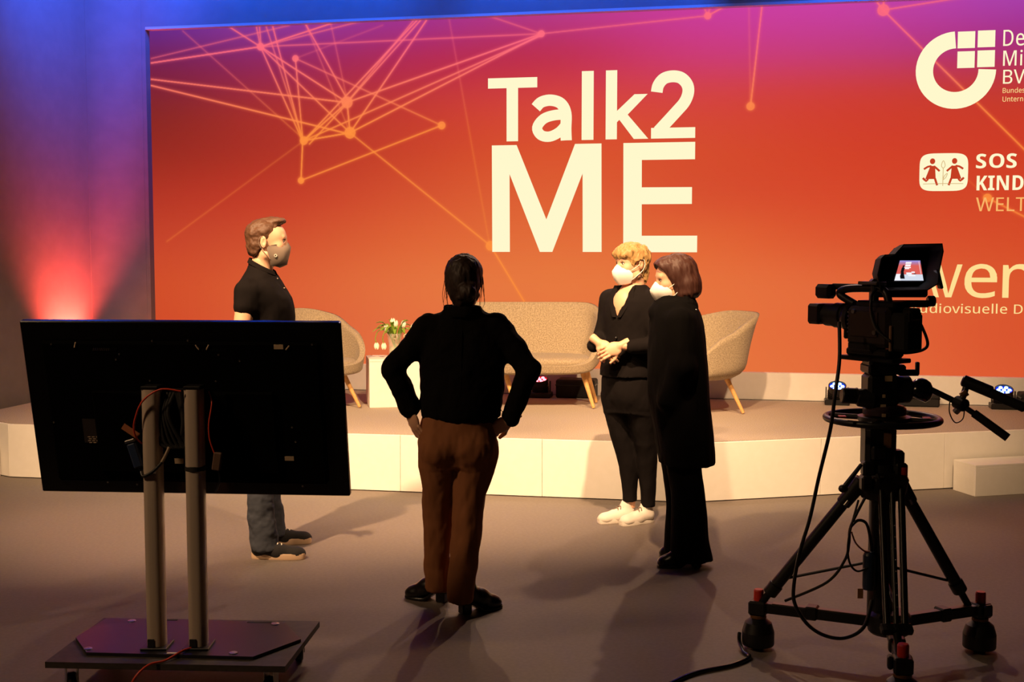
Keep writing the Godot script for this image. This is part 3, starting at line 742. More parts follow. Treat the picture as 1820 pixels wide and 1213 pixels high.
func build_studio_camera() -> void:
	var at := Vector3(1.5, 0, -4.95)
	var blk: Material = mm.black
	var met: Material = mm.black_metal
	var p := thing("camera_pedestal", "black three-legged rolling camera pedestal with a steering ring", "tripod", at)
	var feet := [Vector3(-0.455, 0, -0.197), Vector3(0.471, 0, -0.16), Vector3(-0.071, 0, 0.526)]
	var hub := Vector3(0.03, 0, 0.03)
	part(p, "base_hub", geo(Transform3D(Basis.IDENTITY, hub)).lathe([[0, 0.14], [0.075, 0.14], [0.085, 0.15], [0.085, 0.215], [0.07, 0.23], [0, 0.23]], 20).mesh(), blk)
	for k in 3:
		var f: Vector3 = feet[k]
		var out := (f - hub).normalized()
		var side := out.cross(Vector3.UP)
		var fr := Transform3D(Basis(side, Vector3.UP, -out), Vector3(f.x, 0, f.z))
		var reach := (f - hub).length()
		var arm := part(p, "base_arm", geo(fr).box(Vector3(0, 0.182, reach * 0.5 - 0.01), Vector3(0.046, 0.042, reach - 0.08), 0.004).mesh(), blk)
		part(arm, "top_strip", geo(fr).box(Vector3(0, 0.204, reach * 0.5 - 0.01), Vector3(0.034, 0.003, reach - 0.14), 0.001).mesh(), mat(rgb8(120, 84, 78), 0.5) if k < 2 else mm.red)
		part(arm, "clamp_block", geo(fr).box(Vector3(0, 0.185, reach * 0.42), Vector3(0.062, 0.056, 0.05), 0.006).mesh(), blk)
		var wheel := Node3D.new()
		wheel.name = "castor"
		p.add_child(wheel, true)
		wheel.position = f
		part(wheel, "wheel_guard", geo().lathe([[0.066, 0.018], [0.068, 0.024], [0.068, 0.075], [0.056, 0.115], [0.034, 0.132], [0, 0.134]], 24, false).mesh(), blk)
		part(wheel, "wheel", rod(Vector3(-0.03, 0.045, 0), Vector3(0.03, 0.045, 0), 0.045, -1.0, 24, 0.008), mm.black_matt)
		part(wheel, "swivel_ring", rod(Vector3(0, 0.133, 0), Vector3(0, 0.147, 0), 0.034, -1.0, 20, 0.002), mat(rgb8(120, 82, 44), 0.5, 0.5))
		part(wheel, "socket", geo(Transform3D(fr.basis, Vector3.ZERO)).box(Vector3(0, 0.178, 0.0), Vector3(0.07, 0.062, 0.075), 0.008).mesh(), blk)
		part(wheel, "side_lock", geo(Transform3D(fr.basis, Vector3.ZERO)).box(Vector3(0.045, 0.185, 0.0), Vector3(0.02, 0.05, 0.04), 0.006).mesh(), blk)
		part(wheel, "brake_knob", geo().lathe([[0, 0.208], [0.021, 0.208], [0.021, 0.25], [0.018, 0.256], [0, 0.256]], 18).mesh(), mm.red)
	# legs: the two rear legs are single, the front one shows its twin tubes
	var legs := [[[-0.095, 0.735, -0.02], [-0.415, 0.25, -0.165]], [[0.075, 0.745, -0.02], [0.372, 0.27, -0.13]]]
	for q in legs:
		var a := v3(q[0])
		var b := v3(q[1])
		var d := (b - a).normalized()
		var leg := part(p, "leg", rod(a, b, 0.024, 0.026, 16, 0.003), blk)
		part(leg, "foot_tube", rod(b, b + d * 0.085, 0.015, -1.0, 12, 0.002), met)
		part(leg, "lower_lock", rod(b - d * 0.05, b + d * 0.005, 0.031, -1.0, 16, 0.004), blk)
		part(leg, "upper_bracket", rod(a - d * 0.03, a + d * 0.1, 0.034, 0.03, 16, 0.004), blk)
		part(leg, "clip", rod(a + d * 0.075 + Vector3(0, 0, 0.026), a + d * 0.1 + Vector3(0, 0, 0.03), 0.008, -1.0, 10), mm.steel)
	for s in [-1.0, 1.0]:
		var leg := part(p, "leg", rod(Vector3(s * 0.04 + 0.015, 0.76, 0.06), Vector3(s * 0.034 - 0.05, 0.27, 0.37), 0.014, -1.0, 14, 0.002), met)
		if s > 0:
			for k in 8:
				var t := 0.3 + k * 0.08
				part(leg, "rivet", geo().ball(Vector3(lerpf(0.018, -0.048, t), lerpf(0.76, 0.27, t), lerpf(0.079, 0.389, t)), Vector3.ONE * 0.0035, 8).mesh(), mm.steel)
	part(p, "leg_brace", rod(Vector3(0.016, 0.76, 0.065), Vector3(-0.05, 0.27, 0.375), 0.011, -1.0, 12), blk)
	part(p, "front_leg_foot", geo(Transform3D(Basis(Vector3.RIGHT, 0.56), Vector3(-0.052, 0.265, 0.385))).box(Vector3.ZERO, Vector3(0.12, 0.03, 0.04), 0.005).mesh(), blk)
	part(p, "front_leg_tip", rod(Vector3(-0.052, 0.26, 0.385), Vector3(-0.066, 0.19, 0.47), 0.016, -1.0, 12), met)
	part(p, "front_leg_collar", geo(Transform3D(Basis(Vector3.RIGHT, 0.5), Vector3(0.015, 0.76, 0.06))).box(Vector3.ZERO, Vector3(0.125, 0.07, 0.05), 0.006).mesh(), blk)
	for q in [[[-0.355, 0.318, -0.14], [-0.02, 0.43, 0.0]], [[0.31, 0.318, -0.11], [0.02, 0.41, 0.0]], [[-0.045, 0.35, 0.32], [0.0, 0.42, 0.0]]]:
		part(p, "spreader_rod", rod(v3(q[0]), v3(q[1]), 0.006, -1.0, 10), blk)
	# column
	part(p, "column_tube", geo().lathe([[0, 0.2], [0.052, 0.2], [0.052, 0.8], [0.06, 0.8], [0.06, 0.83], [0, 0.83]], 24).mesh(), blk)
	part(p, "inner_column", geo().lathe([[0.036, 0.82], [0.036, 1.02], [0, 1.02]], 24).mesh(), mat(rgb8(92, 74, 64), 0.28, 0.9))
	part(p, "control_housing", bx(Vector3(0.125, 0.17, 0.1), 0.016, Vector3(-0.022, 0.9, 0.0)), blk)
	part(p, "valve_block", bx(Vector3(0.05, 0.09, 0.06), 0.01, Vector3(0.045, 0.845, 0.03)), blk)
	part(p, "column_label", bx(Vector3(0.03, 0.06, 0.002), 0, Vector3(0.0, 0.93, 0.051)), mat(rgb8(126, 92, 66), 0.4))
	part(p, "leg_collar", geo().lathe([[0.055, 0.68], [0.085, 0.69], [0.095, 0.72], [0.095, 0.77], [0.08, 0.79], [0.055, 0.79]], 20).mesh(), blk)
	for q in [[-0.07, 0.815, 0.03, 0.05], [-0.035, 0.88, 0.045, 0.06], [0.055, 0.81, 0.045, 0.05], [-0.085, 0.76, 0.06, 0.045]]:
		part(p, "lock_block", bx(Vector3(q[3], 0.06, 0.05), 0.008, Vector3(q[0], q[1], q[2])), blk)
	part(p, "lock_lever", rod(Vector3(-0.102, 0.834, 0.05), Vector3(-0.173, 0.742, 0.06), 0.008, 0.011, 12, 0.002), blk)
	part(p, "lever_knob", geo().ball(Vector3(-0.176, 0.738, 0.06), Vector3(0.02, 0.017, 0.017), 12).mesh(), blk)
	part(p, "red_button", rod(Vector3(0.063, 0.795, 0.072), Vector3(0.063, 0.825, 0.072), 0.012, -1.0, 12, 0.002), mm.red)
	part(p, "cable_guard", bx(Vector3(0.05, 0.18, 0.05), 0.014, Vector3(-0.06, 0.9, 0.02)), blk)
	for q in [[-0.06, 0.787, 0.092, 0.022], [-0.03, 0.79, 0.09, 0.014]]:
		part(p, "latch", bx(Vector3(q[3], 0.008, 0.008), 0.002, Vector3(q[0], q[1], q[2])), mm.steel)
	part(p, "pressure_cylinder", geo(Transform3D(Basis.IDENTITY, Vector3(-0.062, 0, 0.05))).lathe([[0, 0.32], [0.024, 0.325], [0.026, 0.34], [0.026, 0.465], [0.02, 0.48], [0, 0.48]], 16).mesh(), mat(rgb8(24, 38, 62), 0.4))
	part(p, "hang_tag", bx(Vector3(0.022, 0.04, 0.002), 0.0, Vector3(-0.098, 0.31, 0.06)), mat(rgb8(150, 104, 60), 0.6))
	# steering ring
	var ring := part(p, "steering_ring", torus(Vector3(-0.008, 1.012, 0), 0.221, 0.0135), mm.black)
	part(ring, "ring_hub", geo().lathe([[0.03, 1.0], [0.1, 1.0], [0.105, 1.006], [0.105, 1.022], [0.03, 1.026]], 28).mesh(), blk)
	for k in 4:
		var a := TAU * k / 4.0 + 0.5
		part(ring, "spoke", rod(Vector3(cos(a) * 0.09, 1.012, sin(a) * 0.09), Vector3(cos(a) * 0.215, 1.012, sin(a) * 0.215), 0.011, -1.0, 10), blk)
	for k in 4:
		var a := TAU * k / 4.0 + 0.15
		part(ring, "grip_mark", geo(Transform3D(Basis(Vector3.UP, -a), Vector3.ZERO)).box(Vector3(0.165, 1.018, 0), Vector3(0.03, 0.004, 0.045), 0.001).mesh(), mm.steel if k % 2 else mm.red)

	# fluid head
	var h := thing("fluid_head", "black fluid pan head with two pan handles on the pedestal", "camera head", at + Vector3(0, 1.03, 0))
	part(h, "pan_base", geo().lathe([[0, 0.0], [0.085, 0.0], [0.085, 0.025], [0.075, 0.035], [0.05, 0.04], [0, 0.04]], 24).mesh(), mat(rgb8(46, 30, 36), 0.4))
	part(h, "body", bx(Vector3(0.125, 0.13, 0.12), 0.014, Vector3(-0.02, 0.1, 0)), blk)
	part(h, "side_drum", rod(Vector3(0.03, 0.1, 0), Vector3(0.1, 0.1, 0), 0.055, -1.0, 24, 0.006), blk)
	part(h, "tilt_cradle", bx(Vector3(0.15, 0.04, 0.13), 0.008, Vector3(-0.01, 0.185, 0)), blk)
	part(h, "tilt_body", bx(Vector3(0.12, 0.06, 0.12), 0.012, Vector3(-0.02, 0.205, 0)), blk)
	part(h, "balance_post", bx(Vector3(0.014, 0.05, 0.02), 0.003, Vector3(0.115, 0.19, 0.04)), blk)
	part(h, "balance_arm", bx(Vector3(0.08, 0.025, 0.03), 0.005, Vector3(0.08, 0.172, 0.04)), blk)
	var kn := part(h, "drag_knob", rod(Vector3(-0.18, 0.078, 0.02), Vector3(-0.115, 0.075, 0.02), 0.032, -1.0, 20, 0.005), blk)
	part(kn, "knob_ring", rod(Vector3(-0.122, 0.0755, 0.02), Vector3(-0.117, 0.0753, 0.02), 0.034, -1.0, 20), mm.steel)
	part(kn, "knob_base", rod(Vector3(-0.117, 0.07, 0.02), Vector3(-0.05, 0.065, 0.03), 0.036, 0.042, 20, 0.005), blk)
	var wht := mat(rgb8(200, 176, 136), 0.5)
	part(h, "marking", bx(Vector3(0.03, 0.022, 0.002), 0, Vector3(-0.005, 0.15, 0.061)), wht)
	for q in [[-0.022, 0.08, 0.012], [-0.024, 0.04, 0.022], [-0.028, 0.006, 0.016]]:
		part(h, "marking", bx(Vector3(q[2], 0.013, 0.002), 0, Vector3(q[0], q[1], 0.086 if q[1] < 0.03 else 0.061)), wht)
	part(h, "counter_dome", geo(Transform3D(Basis(Vector3.BACK, -0.5), Vector3(0.135, 0.095, 0.02))).lathe([[0, -0.035], [0.04, -0.03], [0.05, -0.012], [0.048, 0.012], [0.038, 0.035], [0.02, 0.05], [0, 0.054]], 24, true).mesh(), mm.black_gloss)
	# pan handles
	var b1 := part(h, "pan_bar", rod(Vector3(0.15, 0.115, 0.03), Vector3(0.278, 0.05, 0.09), 0.012, -1.0, 14, 0.002), blk)
	part(b1, "rosette", rod(Vector3(0.262, 0.06, 0.07), Vector3(0.282, 0.048, 0.115), 0.026, -1.0, 18, 0.004), blk)
	part(b1, "wing_screw", rod(Vector3(0.255, 0.018, 0.08), Vector3(0.268, 0.035, 0.09), 0.014, -1.0, 12, 0.002), mm.steel)
	part(b1, "tube", rod(Vector3(0.28, 0.045, 0.1), Vector3(0.33, 0.008, 0.13), 0.011, -1.0, 12), blk)
	part(b1, "grip", geo().tube(PackedVector3Array([Vector3(0.315, 0.02, 0.12), Vector3(0.33, 0.008, 0.13), Vector3(0.415, -0.06, 0.18), Vector3(0.425, -0.068, 0.186)]), 0.0165, 14).mesh(), mm.black_matt)
	var b2 := part(h, "zoom_handle", rod(Vector3(0.285, 0.145, 0.07), Vector3(0.38, 0.103, 0.13), 0.024, -1.0, 18, 0.006), mm.black)
	part(b2, "grip", rod(Vector3(0.36, 0.108, 0.12), Vector3(0.485, 0.05, 0.2), 0.0195, -1.0, 16, 0.006), mm.black_matt)
	part(b2, "bracket", rod(Vector3(0.277, 0.065, 0.09), Vector3(0.3, 0.13, 0.08), 0.013, -1.0, 12), mm.black)
	part(b2, "hinge_ring", rod(Vector3(0.272, 0.085, 0.1), Vector3(0.292, 0.1, 0.1), 0.014, -1.0, 14), mat(rgb8(150, 110, 70), 0.4, 0.6))
	part(b2, "coiled_lead", geo().tube(spline([Vector3(0.235, 0.07, 0.08), Vector3(0.23, 0.02, 0.09), Vector3(0.25, -0.02, 0.1), Vector3(0.28, -0.005, 0.1), Vector3(0.285, 0.04, 0.1)]), 0.0025, 6).mesh(), mm.black)

	# camera, turned towards the stage on the left
	var cm := thing("studio_camera", "black broadcast camera on the pedestal aimed left at the stage", "camera", at + Vector3(-0.045, 1.245, 0.0), deg_to_rad(32))
	part(cm, "mount_plate", bx(Vector3(0.11, 0.018, 0.28), 0.004, Vector3(0, 0.009, 0)), met)
	part(cm, "shoulder_base", bx(Vector3(0.105, 0.035, 0.22), 0.01, Vector3(0, 0.036, 0.0)), blk)
	part(cm, "body", bx(Vector3(0.125, 0.16, 0.22), 0.016, Vector3(0, 0.14, 0.01)), mat(rgb8(44, 34, 31), 0.4))
	part(cm, "rear_block", bx(Vector3(0.1, 0.15, 0.09), 0.01, Vector3(0.005, 0.125, 0.15)), mm.black_matt)
	part(cm, "side_panel", bx(Vector3(0.006, 0.1, 0.14), 0.002, Vector3(-0.065, 0.15, 0.0)), mat(rgb8(56, 42, 36), 0.35))
	part(cm, "side_door", bx(Vector3(0.008, 0.05, 0.05), 0.002, Vector3(0.065, 0.17, 0.08)), blk)
	part(cm, "silver_edge", bx(Vector3(0.012, 0.1, 0.012), 0.003, Vector3(-0.052, 0.1, 0.125)), mat(rgb8(150, 112, 86), 0.45))
	part(cm, "top_deck", bx(Vector3(0.1, 0.03, 0.2), 0.008, Vector3(0.01, 0.228, 0.03)), blk)
	part(cm, "connector_block", bx(Vector3(0.06, 0.05, 0.05), 0.008, Vector3(0.0, 0.195, 0.18)), blk)
	part(cm, "control_panel", bx(Vector3(0.07, 0.035, 0.004), 0.001, Vector3(0.0, 0.185, 0.197)), mat(rgb8(38, 30, 28), 0.5))
	part(cm, "belly", bx(Vector3(0.09, 0.06, 0.15), 0.02, Vector3(-0.025, 0.06, -0.02)), blk)
	part(cm, "lens_mount", geo(Transform3D(Basis(Vector3.RIGHT, -PI / 2), Vector3(-0.005, 0.165, -0.1))).lathe([[0, 0.0], [0.062, 0.0], [0.062, 0.02], [0.05, 0.04], [0, 0.04]], 24).mesh(), blk)
	part(cm, "viewfinder_lead", geo().tube(spline([Vector3(-0.02, 0.29, 0.02), Vector3(-0.07, 0.26, 0.04), Vector3(-0.078, 0.19, 0.05), Vector3(-0.075, 0.13, 0.08), Vector3(-0.06, 0.09, 0.13)]), 0.006, 8).mesh(), blk)
	part(cm, "front_panel", bx(Vector3(0.11, 0.13, 0.02), 0.006, Vector3(0, 0.15, -0.11)), blk)
	part(cm, "lens_barrel", geo(Transform3D(Basis(Vector3.RIGHT, -PI / 2), Vector3(-0.005, 0.175, -0.12))).lathe([[0, 0.0], [0.045, 0.0], [0.045, 0.03], [0.052, 0.035], [0.052, 0.08], [0.047, 0.085], [0.047, 0.13], [0, 0.13]], 24).mesh(), blk)
	part(cm, "servo_grip", bx(Vector3(0.05, 0.1, 0.12), 0.016, Vector3(0.055, 0.165, -0.17)), blk)
	part(cm, "lens_hood", bx(Vector3(0.11, 0.085, 0.07), 0.01, Vector3(-0.005, 0.178, -0.285)), blk)
	part(cm, "lens_glass", rod(Vector3(-0.005, 0.178, -0.318), Vector3(-0.005, 0.178, -0.322), 0.038, -1.0, 20), mm.black_gloss)
	part(cm, "top_handle", geo().tube(spline([Vector3(0, 0.225, 0.07), Vector3(0, 0.275, 0.05), Vector3(0, 0.29, 0.0), Vector3(0, 0.285, -0.15), Vector3(0, 0.262, -0.19), Vector3(0, 0.225, -0.11)]), 0.016, 12).mesh(), blk)
	part(cm, "handle_front", bx(Vector3(0.055, 0.06, 0.09), 0.014, Vector3(0, 0.272, -0.27)), blk)
	part(cm, "microphone", rod(Vector3(0.03, 0.295, 0.02), Vector3(0.03, 0.292, -0.26), 0.013, -1.0, 14, 0.004), mm.black_matt)
	part(cm, "accessory_shoe", bx(Vector3(0.06, 0.014, 0.1), 0.003, Vector3(0, 0.312, -0.02)), mm.steel)
	for q in [[-0.068, 0.2, -0.05], [-0.068, 0.12, 0.06]]:
		part(cm, "dial", rod(Vector3(q[0], q[1], q[2]), Vector3(q[0] - 0.008, q[1], q[2]), 0.009, -1.0, 12), mm.steel)
	for k in 6:
		part(cm, "button", bx(Vector3(0.002, 0.006, 0.008), 0, Vector3(-0.0635, 0.195 - k * 0.016, -0.085)), mm.steel if k % 2 == 0 else mat(rgb8(70, 50, 90), 0.5))

	# viewfinder with its hood
	var vf := thing("viewfinder", "hooded viewfinder screen on top of the studio camera", "viewfinder", at + Vector3(0, 1.45, 0.02))
	var outline := [[-0.042, 0.207], [-0.027, 0.222], [0.012, 0.224], [0.046, 0.263], [0.199, 0.266], [0.205, 0.234], [0.192, 0.161], [0.188, 0.106], [0.144, 0.079], [-0.039, 0.076], [-0.056, 0.141]]
	var rows := []
	for q in [[1.0, 0.03], [0.97, -0.02], [0.86, -0.1]]:
		var row := PackedVector3Array()
		for k in outline.size() + 1:
			var e: Array = outline[k % outline.size()]
			row.append(Vector3(0.085 + (e[0] - 0.085) * q[0], 0.155 + (e[1] - 0.155) * q[0], q[1]))
		rows.append(row)
	part(vf, "hood", geo().sheet(rows, 0.005).mesh(), mm.black_matt)
	var back_outline := []
	for e in outline:
		back_outline.append([0.085 + (e[0] - 0.085) * 0.86, 0.155 + (e[1] - 0.155) * 0.86])
	part(vf, "hood_back", geo(Transform3D(Basis.IDENTITY, Vector3(0, 0, -0.098))).prism(poly2(back_outline), 0.01).mesh(), mm.black_matt)
	part(vf, "monitor_body", bx(Vector3(0.2, 0.14, 0.04), 0.008, Vector3(0.09, 0.148, -0.105)), mm.black)
	var sm := mat(Color.BLACK, 0.3)
	sm.emission_enabled = true
	sm.emission_texture = ImageTexture.create_from_image(finder_image())
	var sg := geo()
	sg.quad(Vector3(0.047, 0.116, -0.082), Vector3(0.165, 0.116, -0.082), Vector3(0.15, 0.197, -0.0835), Vector3(0.068, 0.197, -0.0835))
	part(vf, "screen", sg.mesh(), sm)
	part(vf, "screen_frame", bx(Vector3(0.15, 0.012, 0.01), 0.002, Vector3(0.105, 0.108, -0.082)), mm.black)
	part(vf, "chin", bx(Vector3(0.21, 0.035, 0.07), 0.008, Vector3(0.055, 0.068, -0.04)), mm.black)
	part(vf, "left_column", bx(Vector3(0.03, 0.13, 0.05), 0.008, Vector3(-0.05, 0.06, -0.03)), mm.black)
	part(vf, "sliding_rail", bx(Vector3(0.2, 0.012, 0.02), 0.003, Vector3(0.07, 0.033, -0.03)), mm.steel)
	part(vf, "rail_arm", bx(Vector3(0.22, 0.018, 0.03), 0.004, Vector3(0.06, 0.019, -0.035)), mm.black)
	part(vf, "rail_knob", rod(Vector3(0.165, 0.035, -0.03), Vector3(0.195, 0.035, -0.03), 0.022, -1.0, 16, 0.004), mm.black)
	part(vf, "side_flap", geo(Transform3D(Basis(Vector3.BACK, 0.25), Vector3(0.197, 0.125, 0.0))).box(Vector3.ZERO, Vector3(0.012, 0.08, 0.04), 0.003).mesh(), mm.black)
	part(vf, "tally_lamp", geo().ball(Vector3(-0.03, 0.095, 0.0), Vector3.ONE * 0.005, 10).mesh(), mat(rgb8(220, 110, 80), 0.4))

	# strap and cables
	var st := thing("hand_strap", "black strap hanging in a loop from the camera's rear", "strap", at)
	part(st, "band", geo().tube(spline([Vector3(0.05, 1.435, 0.06), Vector3(0.1, 1.42, 0.06), Vector3(0.13, 1.371, 0.06), Vector3(0.147, 1.318, 0.06), Vector3(0.127, 1.294, 0.06), Vector3(0.076, 1.283, 0.06), Vector3(0.03, 1.282, 0.06)]), 0.011, 10, -1.0, 0.5).mesh(), mm.black_matt)
	var c1 := thing("camera_cable", "long black cable hanging from the lens down past the pedestal", "cable", at)
	part(c1, "cord", geo().tube(spline([Vector3(-0.21, 1.406, 0.08), Vector3(-0.225, 1.263, 0.15), Vector3(-0.253, 1.131, 0.2), Vector3(-0.268, 0.998, 0.2), Vector3(-0.297, 0.798, 0.15), Vector3(-0.328, 0.641, 0.15), Vector3(-0.365, 0.506, 0.15), Vector3(-0.387, 0.371, 0.15), Vector3(-0.381, 0.292, 0.15), Vector3(-0.331, 0.212, 0.15), Vector3(-0.263, 0.167, 0.15), Vector3(-0.185, 0.16, 0.16), Vector3(-0.108, 0.2, 0.15), Vector3(-0.06, 0.29, 0.09)]), 0.0075, 9).mesh(), mm.black)
	var c2 := thing("camera_cable", "thin black cable sagging from the collar to the left pedestal arm", "cable", at)
	part(c2, "cord", geo().tube(spline([Vector3(-0.088, 0.701, 0.06), Vector3(-0.142, 0.585, 0.06), Vector3(-0.145, 0.516, 0.05), Vector3(-0.155, 0.44, 0.03), Vector3(-0.218, 0.34, 0.0), Vector3(-0.36, 0.228, -0.12)]), 0.006, 8).mesh(), mm.black)
	var c3 := thing("camera_cable", "black cable loop beside the blue cylinder of the pedestal", "cable", at)
	part(c3, "cord", geo().tube(spline([Vector3(-0.111, 0.69, 0.05), Vector3(-0.152, 0.54, 0.07), Vector3(-0.15, 0.45, 0.07), Vector3(-0.118, 0.405, 0.07), Vector3(-0.07, 0.42, 0.07)]), 0.0045, 7).mesh(), mm.black)
	part(c3, "cord", geo().tube(spline([Vector3(-0.145, 0.58, 0.06), Vector3(-0.115, 0.61, 0.065), Vector3(-0.08, 0.595, 0.06), Vector3(-0.06, 0.53, 0.05), Vector3(-0.052, 0.48, 0.045)]), 0.006, 8).mesh(), mm.black)
	var c4 := thing("camera_cable", "thin brown cable curling towards the blue cylinder", "cable", at)
	part(c4, "cord", geo().tube(spline([Vector3(-0.142, 0.565, 0.07), Vector3(-0.125, 0.52, 0.075), Vector3(-0.09, 0.487, 0.07), Vector3(-0.065, 0.48, 0.06)]), 0.0035, 7).mesh(), mat(rgb8(150, 84, 52), 0.5))
	var c5 := thing("floor_cable", "black cable lying on the floor beside the left pedestal wheel", "cable", at)
	part(c5, "cord", geo().tube(spline([Vector3(-0.53, 0.06, -0.22), Vector3(-0.535, 0.03, -0.19), Vector3(-0.53, 0.009, -0.12), Vector3(-0.515, 0.009, -0.07), Vector3(-0.54, 0.009, -0.02), Vector3(-0.62, 0.009, 0.05), Vector3(-0.8, 0.009, 0.16), Vector3(-1.0, 0.009, 0.4)]), 0.0085, 9).mesh(), mm.black_gloss)


func torus(c: Vector3, big: float, small: float) -> ArrayMesh:
	var rows := []
	for k in 49:
		var a := TAU * k / 48.0
		var row := PackedVector3Array()
		for j in 12:
			var b := TAU * j / 12.0
			row.append(c + Vector3(cos(a) * (big + cos(b) * small), sin(b) * small, sin(a) * (big + cos(b) * small)))
		rows.append(row)
	return geo().grid(rows, true).mesh()


# what the little screen shows: red backdrop, white lettering and floor, a dark figure
func finder_image() -> Image:
	var i := Image.create_empty(120, 84, false, Image.FORMAT_RGB8)
	for y in 84:
		for x in 120:
			i.set_pixel(x, y, rgb8(150, 150, 235).lerp(rgb8(222, 96, 88), clampf(y / 22.0, 0.0, 1.0)) if y < 58 else rgb8(214, 222, 236))
	i.fill_rect(Rect2i(112, 4, 3, 52), rgb8(240, 200, 200))
	for q in [[38, 6, 34, 8], [40, 16, 32, 9], [36, 27, 40, 5], [42, 32, 26, 4]]:
		i.fill_rect(Rect2i(q[0], q[1], q[2], q[3]), rgb8(255, 246, 248))
	for q in [[54, 50, 22, 9], [76, 46, 14, 6], [0, 56, 26, 28], [60, 60, 30, 6]]:
		i.fill_rect(Rect2i(q[0], q[1], q[2], q[3]), rgb8(246, 246, 252))
	i.fill_rect(Rect2i(84, 54, 10, 3), rgb8(60, 50, 60))
	for q in [[26, 20, 10, 11], [23, 30, 18, 20], [26, 50, 18, 26]]:
		i.fill_rect(Rect2i(q[0], q[1], q[2], q[3]), rgb8(18, 14, 20))
	return i

# ---------------------------------------------------------------- people
# a head looking along +z, origin between the ears; appended to a body's mesh
func head_into(g: Geo, f: Transform3D, scale := 1.0) -> void:
	var e := Field.new(Vector3(-0.1, -0.2, -0.13), Vector3(0.1, 0.135, 0.14), 0.0042)
	e.ell(Vector3(0, 0.035, -0.014), Vector3(0.074, 0.083, 0.097), 0.01)
	e.ell(Vector3(0, -0.04, 0.03), Vector3(0.058, 0.078, 0.062), 0.035)
	e.ell(Vector3(0, 0.028, 0.052), Vector3(0.056, 0.05, 0.042), 0.03)
	e.cap(Vector3(-0.014, -0.102, 0.066), Vector3(0.014, -0.102, 0.066), 0.019, 0.019, 0.03)
	for s in [-1.0, 1.0]:
		e.cap(Vector3(s * 0.05, -0.07, 0.0), Vector3(s * 0.02, -0.1, 0.055), 0.02, 0.018, 0.03)
		e.ell(Vector3(s * 0.036, -0.026, 0.062), Vector3(0.024, 0.022, 0.024), 0.025)
	e.cap(Vector3(-0.034, 0.022, 0.084), Vector3(0.034, 0.022, 0.084), 0.0085, 0.0085, 0.016)
	for s in [-1.0, 1.0]:
		e.ell(Vector3(s * 0.031, 0.003, 0.097), Vector3(0.017, 0.0105, 0.014), 0.008, true)
	e.cap(Vector3(0, 0.012, 0.086), Vector3(0, -0.034, 0.106), 0.0075, 0.0115, 0.014)
	for s in [-1.0, 1.0]:
		e.ell(Vector3(s * 0.0105, -0.038, 0.098), Vector3(0.009, 0.008, 0.011), 0.008)
	e.cap(Vector3(-0.018, -0.066, 0.086), Vector3(0.018, -0.066, 0.086), 0.006, 0.006, 0.008)
	e.cap(Vector3(-0.015, -0.077, 0.084), Vector3(0.015, -0.077, 0.084), 0.007, 0.007, 0.008)
	# neck
	e.cap(Vector3(0, -0.06, -0.022), Vector3(0, -0.19, -0.03), 0.05, 0.052, 0.03)
	for s in [-1.0, 1.0]:
		var turn := Basis(Vector3.UP, s * 0.35)
		e.ell(Vector3(s * 0.079, -0.004, -0.012), Vector3(0.008, 0.032, 0.019), 0.006, false, turn)
		e.ell(Vector3(s * 0.09, 0.0, -0.009), Vector3(0.0075, 0.018, 0.009), 0.004, true, turn)
	var keep := g.x
	g.x = keep * f * Transform3D(Basis.from_scale(Vector3.ONE * scale), Vector3.ZERO)
	e.net(g)
	g.x = keep


# eyeballs and brows as parts on the face
func eyes(root: Node3D, f: Transform3D, brow: Material, scale := 1.0) -> void:
	var white := mat(rgb8(216, 204, 194), 0.25)
	var iris := mat(rgb8(48, 34, 26), 0.2)
	for s in [-1.0, 1.0]:
		var fs := f * Transform3D(Basis.from_scale(Vector3.ONE * scale), Vector3.ZERO)
		var ball := part(root, "eye", geo(fs).ball(Vector3(s * 0.031, 0.002, 0.0805), Vector3(0.0125, 0.0095, 0.0115), 12).mesh(), white)
		part(ball, "iris", geo(fs).ball(Vector3(s * 0.031, 0.002, 0.0885), Vector3(0.0055, 0.0055, 0.0042), 10).mesh(), iris)
		part(root, "eyebrow", geo(fs).tube(spline([Vector3(s * 0.016, 0.0225, 0.0935), Vector3(s * 0.033, 0.0275, 0.0905), Vector3(s * 0.05, 0.022, 0.078)], 5), 0.0034, 6, 0.002).mesh(), brow)
		part(root, "eyelid", geo(fs).tube(spline([Vector3(s * 0.019, 0.003, 0.0885), Vector3(s * 0.031, 0.0115, 0.0905), Vector3(s * 0.043, 0.004, 0.0845)], 5), 0.0022, 6).mesh(), brow)


